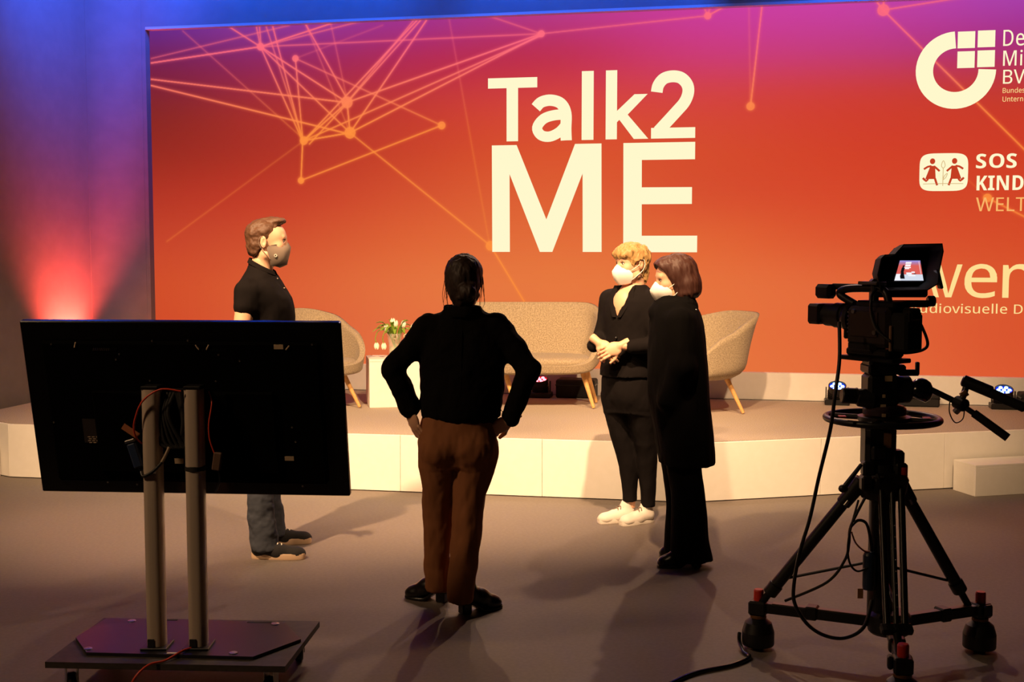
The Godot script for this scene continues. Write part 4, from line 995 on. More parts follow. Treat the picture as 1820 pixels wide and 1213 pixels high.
# a right hand: wrist at the origin, fingers along +z, palm facing -y, thumb on -x; left is mirrored by the frame
func hand_into(g: Geo, f: Transform3D, curl: float, thumb := 0.5, spread := 0.06, left := false) -> void:
	var e := Field.new(Vector3(-0.09, -0.09, -0.06), Vector3(0.07, 0.05, 0.2), 0.004)
	e.cap(Vector3(0, 0, -0.05), Vector3(0, 0, 0.0), 0.026, 0.023, 0.01)
	e.ell(Vector3(0, 0, 0.045), Vector3(0.041, 0.0165, 0.05), 0.015)
	e.ell(Vector3(-0.022, -0.01, 0.03), Vector3(0.018, 0.016, 0.028), 0.012)
	var roots := [[-0.029, 0.085, 0.074], [-0.0095, 0.09, 0.082], [0.011, 0.087, 0.076], [0.03, 0.079, 0.06]]
	for k in 4:
		var q: Array = roots[k]
		var p := Vector3(q[0], 0.001, q[1])
		var a := 0.0
		var r := 0.0088 - (0.001 if k == 3 else 0.0)
		var turn := (k - 1.5) * spread
		for j in 3:
			a += curl * (0.8 + 0.25 * j) * (1.0 + 0.08 * k)
			var len: float = q[2] * [0.45, 0.32, 0.25][j]
			var n := p + Vector3(sin(turn) * cos(a), -sin(a), cos(turn) * cos(a)) * len
			e.cap(p, n, r, r * 0.9, 0.005)
			p = n
			r *= 0.92
	var t0 := Vector3(-0.03, -0.006, 0.025)
	var t1 := t0 + Vector3(-cos(thumb) * 0.035, -0.012, 0.03 + sin(thumb) * 0.01)
	var t2 := t1 + Vector3(-cos(thumb) * 0.012, -0.01, 0.03)
	e.cap(t0, t1, 0.0125, 0.0105, 0.012)
	e.cap(t1, t2, 0.0105, 0.0085, 0.004)
	var keep := g.x
	g.x = keep * f * (Transform3D(Basis.from_scale(Vector3(-1, 1, 1)), Vector3.ZERO) if left else Transform3D.IDENTITY)
	var from := g.i.size()
	e.net(g)
	if left:
		for k in range(from, g.i.size(), 3):
			var w := g.i[k]
			g.i[k] = g.i[k + 1]
			g.i[k + 1] = w
	g.x = keep


func frame_to(at: Vector3, fwd: Vector3, up := Vector3.UP) -> Transform3D:
	var z := fwd.normalized()
	var x := up.cross(z).normalized()
	return Transform3D(Basis(x, z.cross(x), z), at)


# folded respirator with a middle ridge, in head coordinates
func mask_on(root: Node3D, f: Transform3D, m: Material, soft: bool, scale := 1.0) -> void:
	var ridge: Array
	var side: Array
	var back: Array
	if soft:
		ridge = [Vector3(0, -0.004, 0.107), Vector3(0, -0.03, 0.122), Vector3(0, -0.06, 0.117), Vector3(0, -0.092, 0.108), Vector3(0, -0.124, 0.1), Vector3(0, -0.14, 0.062)]
		side = [Vector3(0.037, -0.02, 0.096), Vector3(0.051, -0.035, 0.092), Vector3(0.056, -0.058, 0.09), Vector3(0.054, -0.085, 0.087), Vector3(0.046, -0.114, 0.078), Vector3(0.034, -0.134, 0.052)]
		back = [Vector3(0.07, -0.016, 0.048), Vector3(0.079, -0.022, 0.016), Vector3(0.0805, -0.036, 0.004), Vector3(0.079, -0.056, 0.008), Vector3(0.07, -0.092, 0.02), Vector3(0.052, -0.126, 0.018)]
	else:
		ridge = [Vector3(0, 0.0, 0.108), Vector3(0, -0.02, 0.128), Vector3(0, -0.043, 0.146), Vector3(0, -0.068, 0.142), Vector3(0, -0.098, 0.128), Vector3(0, -0.128, 0.098)]
		side = [Vector3(0.034, -0.022, 0.097), Vector3(0.046, -0.034, 0.101), Vector3(0.052, -0.05, 0.103), Vector3(0.052, -0.07, 0.099), Vector3(0.046, -0.096, 0.089), Vector3(0.034, -0.122, 0.073)]
		back = [Vector3(0.056, -0.03, 0.07), Vector3(0.067, -0.042, 0.058), Vector3(0.0735, -0.056, 0.047), Vector3(0.0725, -0.072, 0.044), Vector3(0.065, -0.094, 0.044), Vector3(0.05, -0.115, 0.046)]
	var fs := f * Transform3D(Basis.from_scale(Vector3.ONE * scale), Vector3.ZERO)
	var rows := []
	for k in 6:
		var mir := func(p: Vector3) -> Vector3: return Vector3(-p.x, p.y, p.z)
		var line := [mir.call(back[k]), mir.call(side[k]), ridge[k], side[k], back[k]]
		var row := PackedVector3Array()
		if soft:
			row = spline(line, 4)
		else:
			for j in 4:
				for s in 3:
					row.append((line[j] as Vector3).lerp(line[j + 1], s / 3.0))
			row.append(line[4])
		rows.append(row)
	rows.reverse()
	var o := part(root, "face_mask", geo(fs).sheet(rows, 0.0016).mesh(), m)
	for s in [-1.0, 1.0]:
		var b: Vector3 = back[1]
		var c: Vector3 = back[4]
		part(o, "ear_loop", geo(fs).tube(spline([Vector3(s * b.x, b.y, b.z), Vector3(s * 0.079, -0.012, 0.01), Vector3(s * 0.083, 0.026, -0.02), Vector3(s * 0.084, 0.0, -0.036), Vector3(s * 0.08, -0.042, -0.02), Vector3(s * c.x, c.y, c.z)], 6), 0.0019, 6).mesh(), m)


# a shoe pointing along +z with its heel at the origin
func shoe(root: Node3D, f: Transform3D, len: float, upper: Material, sole: Material, style: String) -> void:
	var e := Field.new(Vector3(-0.065, -0.005, -0.03), Vector3(0.065, 0.17, len + 0.02), 0.005)
	var lift := 0.055 if style == "heel" else 0.0
	e.cap(Vector3(0, 0.046 + lift, 0.045), Vector3(0, 0.036 + lift * 0.5, len * 0.5), 0.036, 0.04, 0.03)
	e.cap(Vector3(0, 0.036 + lift * 0.5, len * 0.5), Vector3(0.004, 0.03, len - 0.045), 0.04, 0.034, 0.03)
	e.ell(Vector3(0.003, 0.028, len - 0.055), Vector3(0.043, 0.03, 0.055), 0.02)
	if style == "heel":
		e.cap(Vector3(0, 0.08, 0.045), Vector3(0, 0.16, 0.05), 0.036, 0.038, 0.03)
		e.cap(Vector3(0, 0.08, 0.03), Vector3(0, 0.09, 0.06), 0.034, 0.034, 0.02)
	elif style == "high":
		e.cap(Vector3(0, 0.05, 0.045), Vector3(0, 0.1, 0.05), 0.037, 0.036, 0.03)
		e.cap(Vector3(0, 0.06, len * 0.3), Vector3(0, 0.105, len * 0.24), 0.03, 0.024, 0.03)
	else:
		e.cap(Vector3(0, 0.05, 0.045), Vector3(0, 0.08, 0.045), 0.037, 0.036, 0.03)
		e.cap(Vector3(0, 0.055, len * 0.35), Vector3(0, 0.075, len * 0.3), 0.03, 0.024, 0.03)
	e.cut(Vector3(0, -1, 0), -0.012)
	var g := geo(f)
	e.net(g)
	var sh := Node3D.new()
	sh.name = "shoe"
	root.add_child(sh, true)
	part(sh, "upper", g.mesh(), upper)
	var thick := 0.012 if style == "heel" else 0.03
	var outline := []
	for k in 36:
		var a := TAU * k / 36.0
		var z := len * 0.5 - cos(a) * len * 0.5
		var w := 0.048 * pow(absf(sin(a)), 0.55) * (0.86 + 0.16 * smoothstep(0.25, 0.75, z / len) - 0.1 * exp(-pow((z / len - 0.42) * 5.0, 2.0)))
		outline.append([signf(sin(a)) * w, z])
	var so := geo(f)
	var rows := []
	for q in [[0.94, 0.0], [1.0, 0.006], [1.0, thick], [0.9, thick + 0.004]]:
		var row := PackedVector3Array()
		for p in outline:
			var z: float = p[1]
			var y: float = q[1] + lift * 0.85 * smoothstep(0.55, 0.2, z / len)
			row.append(Vector3(p[0] * q[0], y, len * 0.5 + (z - len * 0.5) * (0.985 if q[0] < 1.0 else 1.0)))
		rows.append(row)
	so.grid(rows, true)
	for p in outline.size():
		var a := rows[0][p] as Vector3
		var b := rows[0][(p + 1) % outline.size()] as Vector3
		so.tri(Vector3(0, a.y, a.z), b, a)
		so.tri(Vector3(0, a.y, a.z), Vector3(0, b.y, b.z), b)
	part(sh, "sole", so.mesh(), sole)
	if style == "heel":
		part(sh, "heel_block", geo(f).box(Vector3(0, 0.028, 0.036), Vector3(0.052, 0.056, 0.05), 0.006).mesh(), sole)
	elif style != "plain":
		var lm: Material = mm.paper if style == "low" else mm.mask_taupe
		for k in 4:
			var t := k / 3.0
			var y := lerpf(0.106 if style == "high" else 0.092, 0.078, t) + 0.002
			var z := lerpf(len * 0.33, len * 0.55, t)
			part(sh, "lace", geo(f).tube(spline([Vector3(-0.024, y - 0.016, z - 0.004), Vector3(-0.008, y - 0.001, z + 0.006), Vector3(0.008, y - 0.001, z - 0.002), Vector3(0.024, y - 0.016, z + 0.006)], 4), 0.0034, 6).mesh(), lm)


func person(label: String, at: Vector3) -> Node3D:
	return thing("person", label, "person", at)


func build_people() -> void:
	mm.hair_dark = grained(rgb8(30, 19, 15), rgb8(52, 33, 25), 0.06, 0.05, 0.62, 0.0, 31)
	mm.hair_brown = grained(rgb8(64, 40, 27), rgb8(104, 68, 42), 0.06, 0.05, 0.62, 0.0, 33)
	mm.hair_blond = grained(rgb8(140, 106, 64), rgb8(198, 160, 102), 0.06, 0.05, 0.6, 0.0, 35)
	mm.hair_red = grained(rgb8(44, 20, 14), rgb8(80, 39, 25), 0.06, 0.05, 0.62, 0.0, 37)
	mm.black_knit = grained(rgb8(13, 12, 12), rgb8(19, 17, 17), 0.2, 0.08, 0.95, 0.0, 41)
	mm.black_cloth = grained(rgb8(20, 17, 17), rgb8(27, 23, 23), 0.2, 0.08, 0.9, 0.0, 43)
	mm.wool = grained(rgb8(9, 8, 8), rgb8(14, 12, 12), 0.2, 0.08, 0.97, 0.0, 45)
	mm.brown = grained(rgb8(138, 90, 60), rgb8(152, 102, 70), 0.15, 0.06, 0.9, 0.0, 47)
	mm.denim = grained(rgb8(58, 62, 72), rgb8(84, 88, 98), 0.15, 0.05, 0.9, 0.0, 49)
	mm.leather = mat(rgb8(16, 13, 13), 0.28)
	mm.sneaker = mat(rgb8(226, 218, 208), 0.6)
	mm.mask_white = mat(rgb8(238, 236, 230), 0.7)
	mm.mask_taupe = mat(rgb8(132, 116, 104), 0.8)
	woman_from_behind()
	man_in_polo()
	woman_in_suit()
	woman_in_coat()


# --- the woman with her back to us, hands on her hips
func woman_from_behind() -> void:
	var r := person("woman seen from behind in black sweater and brown trousers, hands on hips", Vector3(-0.268, 0, -5.658))
	var torso := [[0.905, 0.036, 0, 0.158, 0.118], [0.93, 0.036, 0, 0.176, 0.132], [1.0, 0.036, 0, 0.184, 0.138], [1.1, 0.037, 0, 0.19, 0.135], [1.19, 0.042, 0, 0.197, 0.13], [1.28, 0.043, 0, 0.192, 0.12], [1.345, 0.043, 0, 0.172, 0.1], [1.395, 0.043, -0.005, 0.115, 0.085], [1.425, 0.044, -0.01, 0.078, 0.075]]
	var sl := Vector3(-0.112, 1.335, 0.0)
	var el := Vector3(-0.272, 1.152, 0.05)
	var wl := Vector3(-0.205, 0.972, 0.02)
	var sr := Vector3(0.198, 1.335, 0.0)
	var er := Vector3(0.348, 1.147, 0.05)
	var wr := Vector3(0.265, 0.925, 0.03)
	var hips := [[0.70, 0.02, -0.01, 0.165, 0.12], [0.78, 0.021, 0.005, 0.181, 0.135], [0.86, 0.019, 0.0, 0.178, 0.13], [0.93, 0.022, 0.0, 0.165, 0.12]]
	var leg_l := [[0.085, -0.086, -0.1, 0.06, 0.078], [0.25, -0.083, -0.09, 0.062, 0.078], [0.415, -0.077, -0.07, 0.067, 0.08], [0.56, -0.077, -0.04, 0.077, 0.09], [0.72, -0.07, -0.01, 0.09, 0.115], [0.8, -0.062, 0.0, 0.09, 0.12]]
	var leg_r := [[0.075, 0.034, 0.05, 0.063, 0.08], [0.28, 0.05, 0.05, 0.069, 0.082], [0.415, 0.06, 0.04, 0.072, 0.085], [0.563, 0.073, 0.02, 0.079, 0.092], [0.72, 0.098, 0.0, 0.097, 0.115], [0.8, 0.1, 0.0, 0.098, 0.12]]
	var b := Field.new(Vector3(-0.36, 0.03, -0.24), Vector3(0.42, 1.5, 0.2), 0.016)
	b.loft(torso, 0.0, 0.03, -0.022).loft(hips, 0.0, 0.03, -0.02).loft(leg_l, 0.0, 0.02, -0.022).loft(leg_r, 0.0, 0.02, -0.022)
	for q in [[sl, el, wl], [sr, er, wr]]:
		b.cap(q[0], q[1], 0.045, 0.036, 0.03).cap(q[1], q[2], 0.036, 0.024, 0.02)
	b.cap(Vector3(0.045, 1.36, 0), Vector3(0.047, 1.46, -0.01), 0.05, 0.048, 0.03)
	var g := geo()
	b.net(g)
	var hf := Transform3D(Basis(Vector3.UP, PI - 0.12), Vector3(0.05, 1.552, -0.005))
	head_into(g, hf)
	# hands rest on the hips, thumbs forward
	hand_into(g, frame_to(wl + Vector3(0.004, -0.022, 0.0), Vector3(0.3, -0.8, 0.05), Vector3(-0.75, -0.25, 0.6)), 0.32, 0.3, 0.05)
	hand_into(g, frame_to(wr + Vector3(-0.012, -0.012, 0.0), Vector3(-0.75, -0.55, 0.0), Vector3(0.3, -0.4, 0.85)), 0.3, 0.3, 0.05, true)
	part(r, "body", g.mesh(), mm.skin)
	eyes(r, hf, mm.hair_dark)
	# sweater
	var s := Field.new(Vector3(-0.37, 0.86, -0.2), Vector3(0.45, 1.48, 0.2), 0.0095)
	s.loft(torso, 0.0, 0.03, 0.004)
	for q in [[sl, el, wl, 0.05], [sr, er, wr, 0.043]]:
		s.cap(q[0], q[1], 0.066, 0.05, 0.03).cap(q[1], q[2], 0.05, q[3], 0.015)
	s.loft([[1.385, 0.043, 0.012, 0.094, 0.094], [1.41, 0.044, 0.014, 0.09, 0.092], [1.437, 0.044, 0.014, 0.085, 0.088]], 0.0, 0.012)
	var sg := geo()
	s.net(sg, noise(9.0, 3, 61), 0.011, Vector3(1, 0.8, 1))
	part(r, "sweater", sg.mesh(), mm.black_knit)
	part(r, "back_seam", geo().tube(spline([Vector3(0.044, 1.39, 0.078), Vector3(0.042, 1.28, 0.123), Vector3(0.04, 1.1, 0.14), Vector3(0.036, 0.93, 0.138)]), 0.0025, 6).mesh(), mm.black_knit)
	# trousers
	var t := Field.new(Vector3(-0.2, 0.07, -0.22), Vector3(0.24, 0.96, 0.2), 0.009)
	t.loft(hips, 0.0, 0.03).loft(leg_l, 0.0, 0.022).loft(leg_r, 0.0, 0.022)
	for sx in [-0.055, 0.095]:
		t.ell(Vector3(sx, 0.78, 0.065), Vector3(0.088, 0.085, 0.085), 0.03)
	t.cap(Vector3(0.008, 0.74, 0.16), Vector3(-0.006, 0.3, 0.12), 0.006, 0.012, 0.01, true)
	var tg := geo()
	t.net(tg, noise(7.0, 3, 63), 0.012, Vector3(1.2, 0.55, 1.2))
	part(r, "trousers", tg.mesh(), mm.brown)
	shoe(r, frame_to(Vector3(-0.035, 0, -0.165), Vector3(-0.88, 0, -0.42)), 0.235, mm.leather, mm.leather, "heel")
	shoe(r, frame_to(Vector3(0.02, 0, 0.03), Vector3(0.82, 0, -0.55)), 0.235, mm.leather, mm.leather, "heel")
	# hair pinned up in a low knot
	var h := Field.new(Vector3(-0.11, -0.16, -0.18), Vector3(0.11, 0.14, 0.12), 0.0048)
	h.ell(Vector3(0, 0.028, -0.014), Vector3(0.086, 0.093, 0.108), 0.01)
	h.ell(Vector3(0, -0.03, -0.045), Vector3(0.074, 0.07, 0.07), 0.03)
	h.ell(Vector3(0, -0.085, -0.05), Vector3(0.05, 0.05, 0.045), 0.03)
	h.cut(Vector3(0, -0.25, 1.0).normalized(), 0.055)
	h.ell(Vector3(-0.03, -0.052, -0.108), Vector3(0.042, 0.042, 0.04), 0.012)
	h.cap(Vector3(-0.055, -0.02, -0.1), Vector3(0.0, -0.075, -0.12), 0.014, 0.016, 0.008)
	var hg := geo(hf)
	h.net(hg, noise(26.0, 3, 65), 0.007, Vector3(1, 0.35, 1))
	var hair := part(r, "hair", hg.mesh(), mm.hair_dark)
	var rng := RandomNumberGenerator.new()
	rng.seed = 5
	for k in 14:
		var sx := -1.0 if k % 2 else 1.0
		var y0 := rng.randf_range(-0.05, 0.03)
		var x0 := sx * rng.randf_range(0.072, 0.086)
		var z0 := rng.randf_range(-0.06, 0.03)
		part(hair, "loose_strand", geo(hf).tube(spline([Vector3(x0 * 0.95, y0 + 0.03, z0), Vector3(x0 * 1.06, y0 - 0.02, z0 - 0.005), Vector3(x0 * rng.randf_range(0.98, 1.15), y0 - 0.07, z0), Vector3(x0 * rng.randf_range(0.85, 1.1), y0 - rng.randf_range(0.09, 0.12), z0)], 5), 0.0016, 5, 0.0007).mesh(), mm.hair_dark)


# --- the man in profile behind the display
func man_in_polo() -> void:
	var r := person("man in black polo shirt and jeans behind the display, taupe mask", Vector3(-1.314, 0, -6.773))
	var torso := [[0.9, -0.05, -0.06, 0.125, 0.165], [1.05, -0.05, -0.05, 0.135, 0.165], [1.2, -0.045, -0.03, 0.145, 0.172], [1.32, -0.04, -0.02, 0.152, 0.185], [1.42, -0.05, -0.02, 0.148, 0.195], [1.49, -0.065, -0.02, 0.12, 0.185], [1.545, -0.062, -0.02, 0.085, 0.115], [1.6, -0.06, -0.02, 0.062, 0.068]]
	var sn := Vector3(-0.1, 1.455, 0.155)
	var en := Vector3(-0.135, 1.17, 0.225)
	var wn := Vector3(0.06, 1.02, 0.17)
	var sf := Vector3(-0.08, 1.455, -0.195)
	var ef := Vector3(-0.11, 1.17, -0.26)
	var wf := Vector3(0.08, 1.02, -0.2)
	var hips := [[0.74, -0.055, -0.06, 0.12, 0.165], [0.85, -0.06, -0.05, 0.128, 0.17], [0.98, -0.05, -0.05, 0.122, 0.16]]
	var leg_n := [[0.045, -0.037, 0.09, 0.077, 0.072], [0.2, -0.055, 0.09, 0.075, 0.07], [0.34, -0.063, 0.085, 0.074, 0.072], [0.5, -0.05, 0.07, 0.08, 0.078], [0.75, -0.055, 0.03, 0.1, 0.09], [0.85, -0.055, 0.02, 0.105, 0.09]]
	var leg_f := [[0.05, -0.05, -0.245, 0.07, 0.07], [0.2, -0.07, -0.24, 0.07, 0.068], [0.34, -0.085, -0.22, 0.074, 0.07], [0.5, -0.07, -0.19, 0.078, 0.076], [0.75, -0.06, -0.14, 0.098, 0.09], [0.85, -0.06, -0.12, 0.103, 0.09]]
	var b := Field.new(Vector3(-0.3, 0.03, -0.36), Vector3(0.25, 1.66, 0.32), 0.014)
	b.loft(torso, 0.0, 0.03, -0.02).loft(hips, 0.0, 0.03, -0.02).loft(leg_n, 0.0, 0.02, -0.022).loft(leg_f, 0.0, 0.02, -0.022)
	b.cap(sn, en, 0.056, 0.043, 0.02).cap(en, wn, 0.043, 0.029, 0.02).cap(sf, ef, 0.056, 0.043, 0.02).cap(ef, wf, 0.043, 0.029, 0.02)
	b.cap(Vector3(-0.07, 1.52, -0.02), Vector3(-0.055, 1.62, -0.02), 0.058, 0.056, 0.03)
	var g := geo()
	b.net(g)
	var hf := Transform3D(Basis(Vector3.UP, PI / 2 + 0.06), Vector3(-0.022, 1.732, -0.02))
	head_into(g, hf, 1.03)
	hand_into(g, frame_to(wn, wn - en + Vector3(0.04, 0, -0.05), Vector3(0.2, 1, 0.4)), 0.3)
	hand_into(g, frame_to(wf, wf - ef + Vector3(0.04, 0, 0.05), Vector3(0.2, 1, -0.4)), 0.3, 0.5, 0.06, true)
	part(r, "body", g.mesh(), mm.skin)
	eyes(r, hf, mm.hair_brown, 1.03)
	var s := Field.new(Vector3(-0.3, 0.88, -0.36), Vector3(0.2, 1.66, 0.32), 0.0095)
	s.loft(torso, 0.0, 0.03, 0.006)
	for q in [[sn, en], [sf, ef]]:
		var e: Vector3 = q[0] + (q[1] - q[0]) * 0.24
		s.cap(q[0], e, 0.074, 0.068, 0.05)
	s.cut(Vector3(0.45, 1, 0).normalized(), 1.42)
	var sg := geo()
	s.net(sg, noise(6.0, 3, 71), 0.01, Vector3(1, 0.6, 1))
	part(r, "polo_shirt", sg.mesh(), mm.black_cloth)
	var col := []
	for k in 4:
		var q: Array = [[0.0, 0.0, 1.0], [0.012, 0.03, 1.0], [0.014, 0.045, 0.97], [0.02, 0.02, 1.12]][k]
		var row := PackedVector3Array()
		for j in 29:
			var a := lerpf(0.35, TAU - 0.35, j / 28.0)
			var rx: float = 0.074 * q[2]
			row.append(Vector3(-0.052 + cos(a) * rx + q[0] * 0.0, 1.562 + q[1] - cos(a) * 0.038, -0.02 + sin(a) * rx * 0.98))
		col.append(row)
	part(r, "collar", geo().sheet(col, 0.003).mesh(), mm.black_cloth)
	part(r, "placket", geo().tube(spline([Vector3(0.024, 1.535, -0.005), Vector3(0.06, 1.48, -0.005), Vector3(0.095, 1.42, -0.01)], 5), 0.013, 8, -1.0, 0.4).mesh(), mm.black_cloth)
	for q in [Vector3(0.034, 1.53, 0.008), Vector3(0.07, 1.478, 0.008)]:
		part(r, "button", geo().ball(q, Vector3(0.005, 0.005, 0.004), 8).mesh(), mm.mask_taupe)
	var t := Field.new(Vector3(-0.22, 0.03, -0.36), Vector3(0.13, 1.0, 0.2), 0.0095)
	t.loft(hips, 0.0, 0.03).loft(leg_n, 0.0, 0.02).loft(leg_f, 0.0, 0.02)
	var tg := geo()
	t.net(tg, noise(8.0, 3, 73), 0.01, Vector3(1, 1.1, 1))
	part(r, "jeans", tg.mesh(), mm.denim)
	var canvas := mat(rgb8(24, 22, 24), 0.85)
	var gum := mat(rgb8(206, 176, 146), 0.6)
	shoe(r, frame_to(Vector3(-0.115, 0, 0.09), Vector3(1, 0, 0.06)), 0.3, canvas, gum, "low")
	shoe(r, frame_to(Vector3(-0.13, 0, -0.245), Vector3(1, 0, -0.04)), 0.29, canvas, gum, "low")
	# short hair swept up at the front
	var h := Field.new(Vector3(-0.11, -0.12, -0.15), Vector3(0.11, 0.15, 0.14), 0.0045)
	h.ell(Vector3(0, 0.04, -0.018), Vector3(0.084, 0.088, 0.105), 0.01)
	h.ell(Vector3(0, -0.03, -0.055), Vector3(0.07, 0.065, 0.058), 0.03)
	h.ell(Vector3(0, 0.105, 0.045), Vector3(0.055, 0.022, 0.05), 0.02)
	h.cut(Vector3(0, -0.75, 1.0).normalized(), -0.004)
	h.ell(Vector3(0, 0.112, 0.05), Vector3(0.056, 0.02, 0.048), 0.012)
	var hg := geo(hf)
	h.net(hg, noise(30.0, 3, 75), 0.009, Vector3(1, 0.5, 0.4))
	part(r, "hair", hg.mesh(), mm.hair_brown)
	mask_on(r, hf, mm.mask_taupe, true, 1.03)
	part(r, "mask_emblem", geo(hf).lathe([[0.0085, 0], [0.0085, 0.003], [0.0045, 0.003], [0.0045, 0]], 16).mesh(), mm.paper, hf * Transform3D(Basis(Vector3.UP, 0.35) * Basis(Vector3.BACK, PI / 2 + 0.12), Vector3(-0.0725, -0.076, 0.05)) * hf.affine_inverse())


# --- the fair-haired woman in a dark suit
func woman_in_suit() -> void:
	var r := person("woman with short blond hair in dark trouser suit, white mask, hands clasped", Vector3(0.713, 0, -7.47))
	var yaw := deg_to_rad(42)
	var torso := [[0.93, -0.012, 0, 0.178, 0.135], [1.0, -0.008, 0, 0.172, 0.128], [1.1, -0.004, 0, 0.163, 0.12], [1.2, 0.0, 0, 0.166, 0.124], [1.3, 0.002, 0, 0.178, 0.128], [1.38, 0.004, 0, 0.184, 0.112], [1.425, 0.006, -0.005, 0.16, 0.095], [1.46, 0.01, -0.01, 0.105, 0.078], [1.49, 0.012, -0.012, 0.066, 0.062]]
	var sa := Vector3(-0.112, 1.385, -0.108)
	var ea := Vector3(-0.168, 1.14, -0.09)
	var wa := Vector3(-0.222, 1.115, 0.09)
	var sb := Vector3(0.128, 1.385, 0.112)
	var eb := Vector3(0.14, 1.125, 0.19)
	var wb := Vector3(-0.035, 1.118, 0.2)
	var hips := [[0.70, 0.0, -0.03, 0.155, 0.115], [0.8, -0.01, -0.01, 0.172, 0.128], [0.9, -0.012, 0, 0.17, 0.125], [0.97, -0.01, 0, 0.16, 0.118]]
	var leg_a := [[0.125, 0.02, -0.13, 0.046, 0.05], [0.25, 0.014, -0.12, 0.052, 0.056], [0.4, -0.002, -0.1, 0.064, 0.068], [0.55, -0.035, -0.08, 0.074, 0.078], [0.72, -0.062, -0.06, 0.087, 0.09], [0.8, -0.07, -0.05, 0.09, 0.09]]
	var leg_b := [[0.1, 0.126, -0.09, 0.045, 0.05], [0.22, 0.126, -0.08, 0.05, 0.056], [0.352, 0.12, -0.06, 0.058, 0.066], [0.5, 0.104, -0.03, 0.068, 0.076], [0.72, 0.075, 0.02, 0.087, 0.09], [0.8, 0.065, 0.03, 0.09, 0.09]]
	var b := Field.new(Vector3(-0.27, 0.08, -0.24), Vector3(0.24, 1.52, 0.28), 0.014)
	b.loft(torso, yaw, 0.03, -0.02).loft(hips, yaw, 0.03, -0.02).loft(leg_a, 0.0, 0.02, -0.018).loft(leg_b, 0.0, 0.02, -0.018)
	b.cap(sa, ea, 0.042, 0.034, 0.02).cap(ea, wa, 0.034, 0.024, 0.02).cap(sb, eb, 0.042, 0.034, 0.02).cap(eb, wb, 0.034, 0.025, 0.02)
	b.cap(wb, Vector3(-0.075, 1.12, 0.195), 0.025, 0.022, 0.01)
	b.cap(Vector3(0.01, 1.4, 0.0), Vector3(0.012, 1.5, -0.01), 0.05, 0.046, 0.03)
	b.cap(Vector3(0.128, 0.05, -0.1), Vector3(0.126, 0.14, -0.09), 0.034, 0.034, 0.01).cap(Vector3(0.02, 0.05, -0.14), Vector3(0.02, 0.14, -0.13), 0.034, 0.034, 0.01)
	# chest shows in the neckline
	b.ell(Vector3(-0.045, 1.35, 0.06), Vector3(0.075, 0.1, 0.055), 0.03, false, Basis(Vector3.UP, deg_to_rad(-42)))
	var g := geo()
	b.net(g)
	var hf := Transform3D(Basis(Vector3.UP, deg_to_rad(-62)) * Basis(Vector3.RIGHT, 0.02), Vector3(0.012, 1.603, -0.005))
	head_into(g, hf)
	hand_into(g, frame_to(Vector3(-0.075, 1.122, 0.197), Vector3(-0.9, -0.4, 0.1), Vector3(0.1, 0.3, 1.0)), 0.42, 0.7, 0.03, true)
	hand_into(g, frame_to(Vector3(-0.198, 1.135, 0.15), Vector3(0.62, -0.5, 0.42), Vector3(-0.35, 0.35, 0.9)), 0.38, 0.7, 0.03)
	part(r, "body", g.mesh(), mm.skin)
	eyes(r, hf, mm.hair_brown)
	# jacket, cut open in a deep V
	var s := Field.new(Vector3(-0.28, 0.9, -0.22), Vector3(0.26, 1.52, 0.28), 0.0085)
	s.loft(torso, yaw, 0.03, 0.006)
	s.cap(sa, ea, 0.058, 0.05, 0.04).cap(ea, wa, 0.05, 0.042, 0.02).cap(sb, eb, 0.06, 0.052, 0.04).cap(eb, wb + Vector3(0.03, 0, 0), 0.052, 0.045, 0.02)
	s.cut(Vector3(0, 1, 0), 1.475)
	var front := Vector3(-0.669, 0, 0.743)
	var fb := Basis(Vector3.UP, deg_to_rad(-42))
	s.cap(front * 0.137 + Vector3(0.006, 1.285, -0.004), front * 0.075 + Vector3(0.01, 1.49, -0.004), 0.006, 0.062, 0.01, true)
	s.cap(front * 0.142 + Vector3(0.006, 1.285, -0.004), front * 0.1 + Vector3(0.01, 1.49, -0.004), 0.004, 0.052, 0.01, true)
	var sg := geo()
	s.net(sg, noise(6.5, 3, 81), 0.007, Vector3(1, 0.7, 1))
	part(r, "jacket", sg.mesh(), mm.black_cloth)
	for sd in [-1.0, 1.0]:
		var rows := []
		var right := fb * Vector3.RIGHT
		for k in 7:
			var t := k / 6.0
			var y := lerpf(1.285, 1.47, t)
			var a: Vector3 = front * (lerpf(0.134, 0.1, t) - 0.05 * t * t) + right * sd * lerpf(0.004, 0.056, t)
			var wide := 0.045 * sin(PI * clampf(0.2 + t * 0.65, 0.0, 1.0)) * (1.25 if k == 4 else 1.0)
			var c: Vector3 = a + right * sd * wide - front * wide * 0.16
			rows.append(PackedVector3Array([a + Vector3(0.005, y, 0) + front * 0.008, (a + c) * 0.5 + Vector3(0.005, y, 0) + front * 0.016, c + Vector3(0.005, y, 0) + front * 0.014]))
		part(r, "lapel", geo().sheet(rows, 0.003).mesh(), mm.black_cloth)
	part(r, "jacket_button", geo().ball(front * 0.137 + Vector3(0, 1.16, 0), Vector3(0.009, 0.009, 0.005), 10).mesh(), mm.black)
	var t := Field.new(Vector3(-0.22, 0.08, -0.24), Vector3(0.24, 1.0, 0.2), 0.009)
	t.loft(hips, yaw, 0.03).loft(leg_a, 0.0, 0.025).loft(leg_b, 0.0, 0.025)
	var tg := geo()
	t.net(tg, noise(7.0, 3, 83), 0.007, Vector3(1.1, 0.5, 1.1))
	part(r, "trousers", tg.mesh(), mm.black_cloth)
	shoe(r, frame_to(Vector3(0.05, 0, -0.15), Vector3(-0.93, 0, 0.36)), 0.25, mm.sneaker, mm.sneaker, "high")
	shoe(r, frame_to(Vector3(0.165, 0, -0.12), Vector3(-0.86, 0, 0.5)), 0.25, mm.sneaker, mm.sneaker, "high")
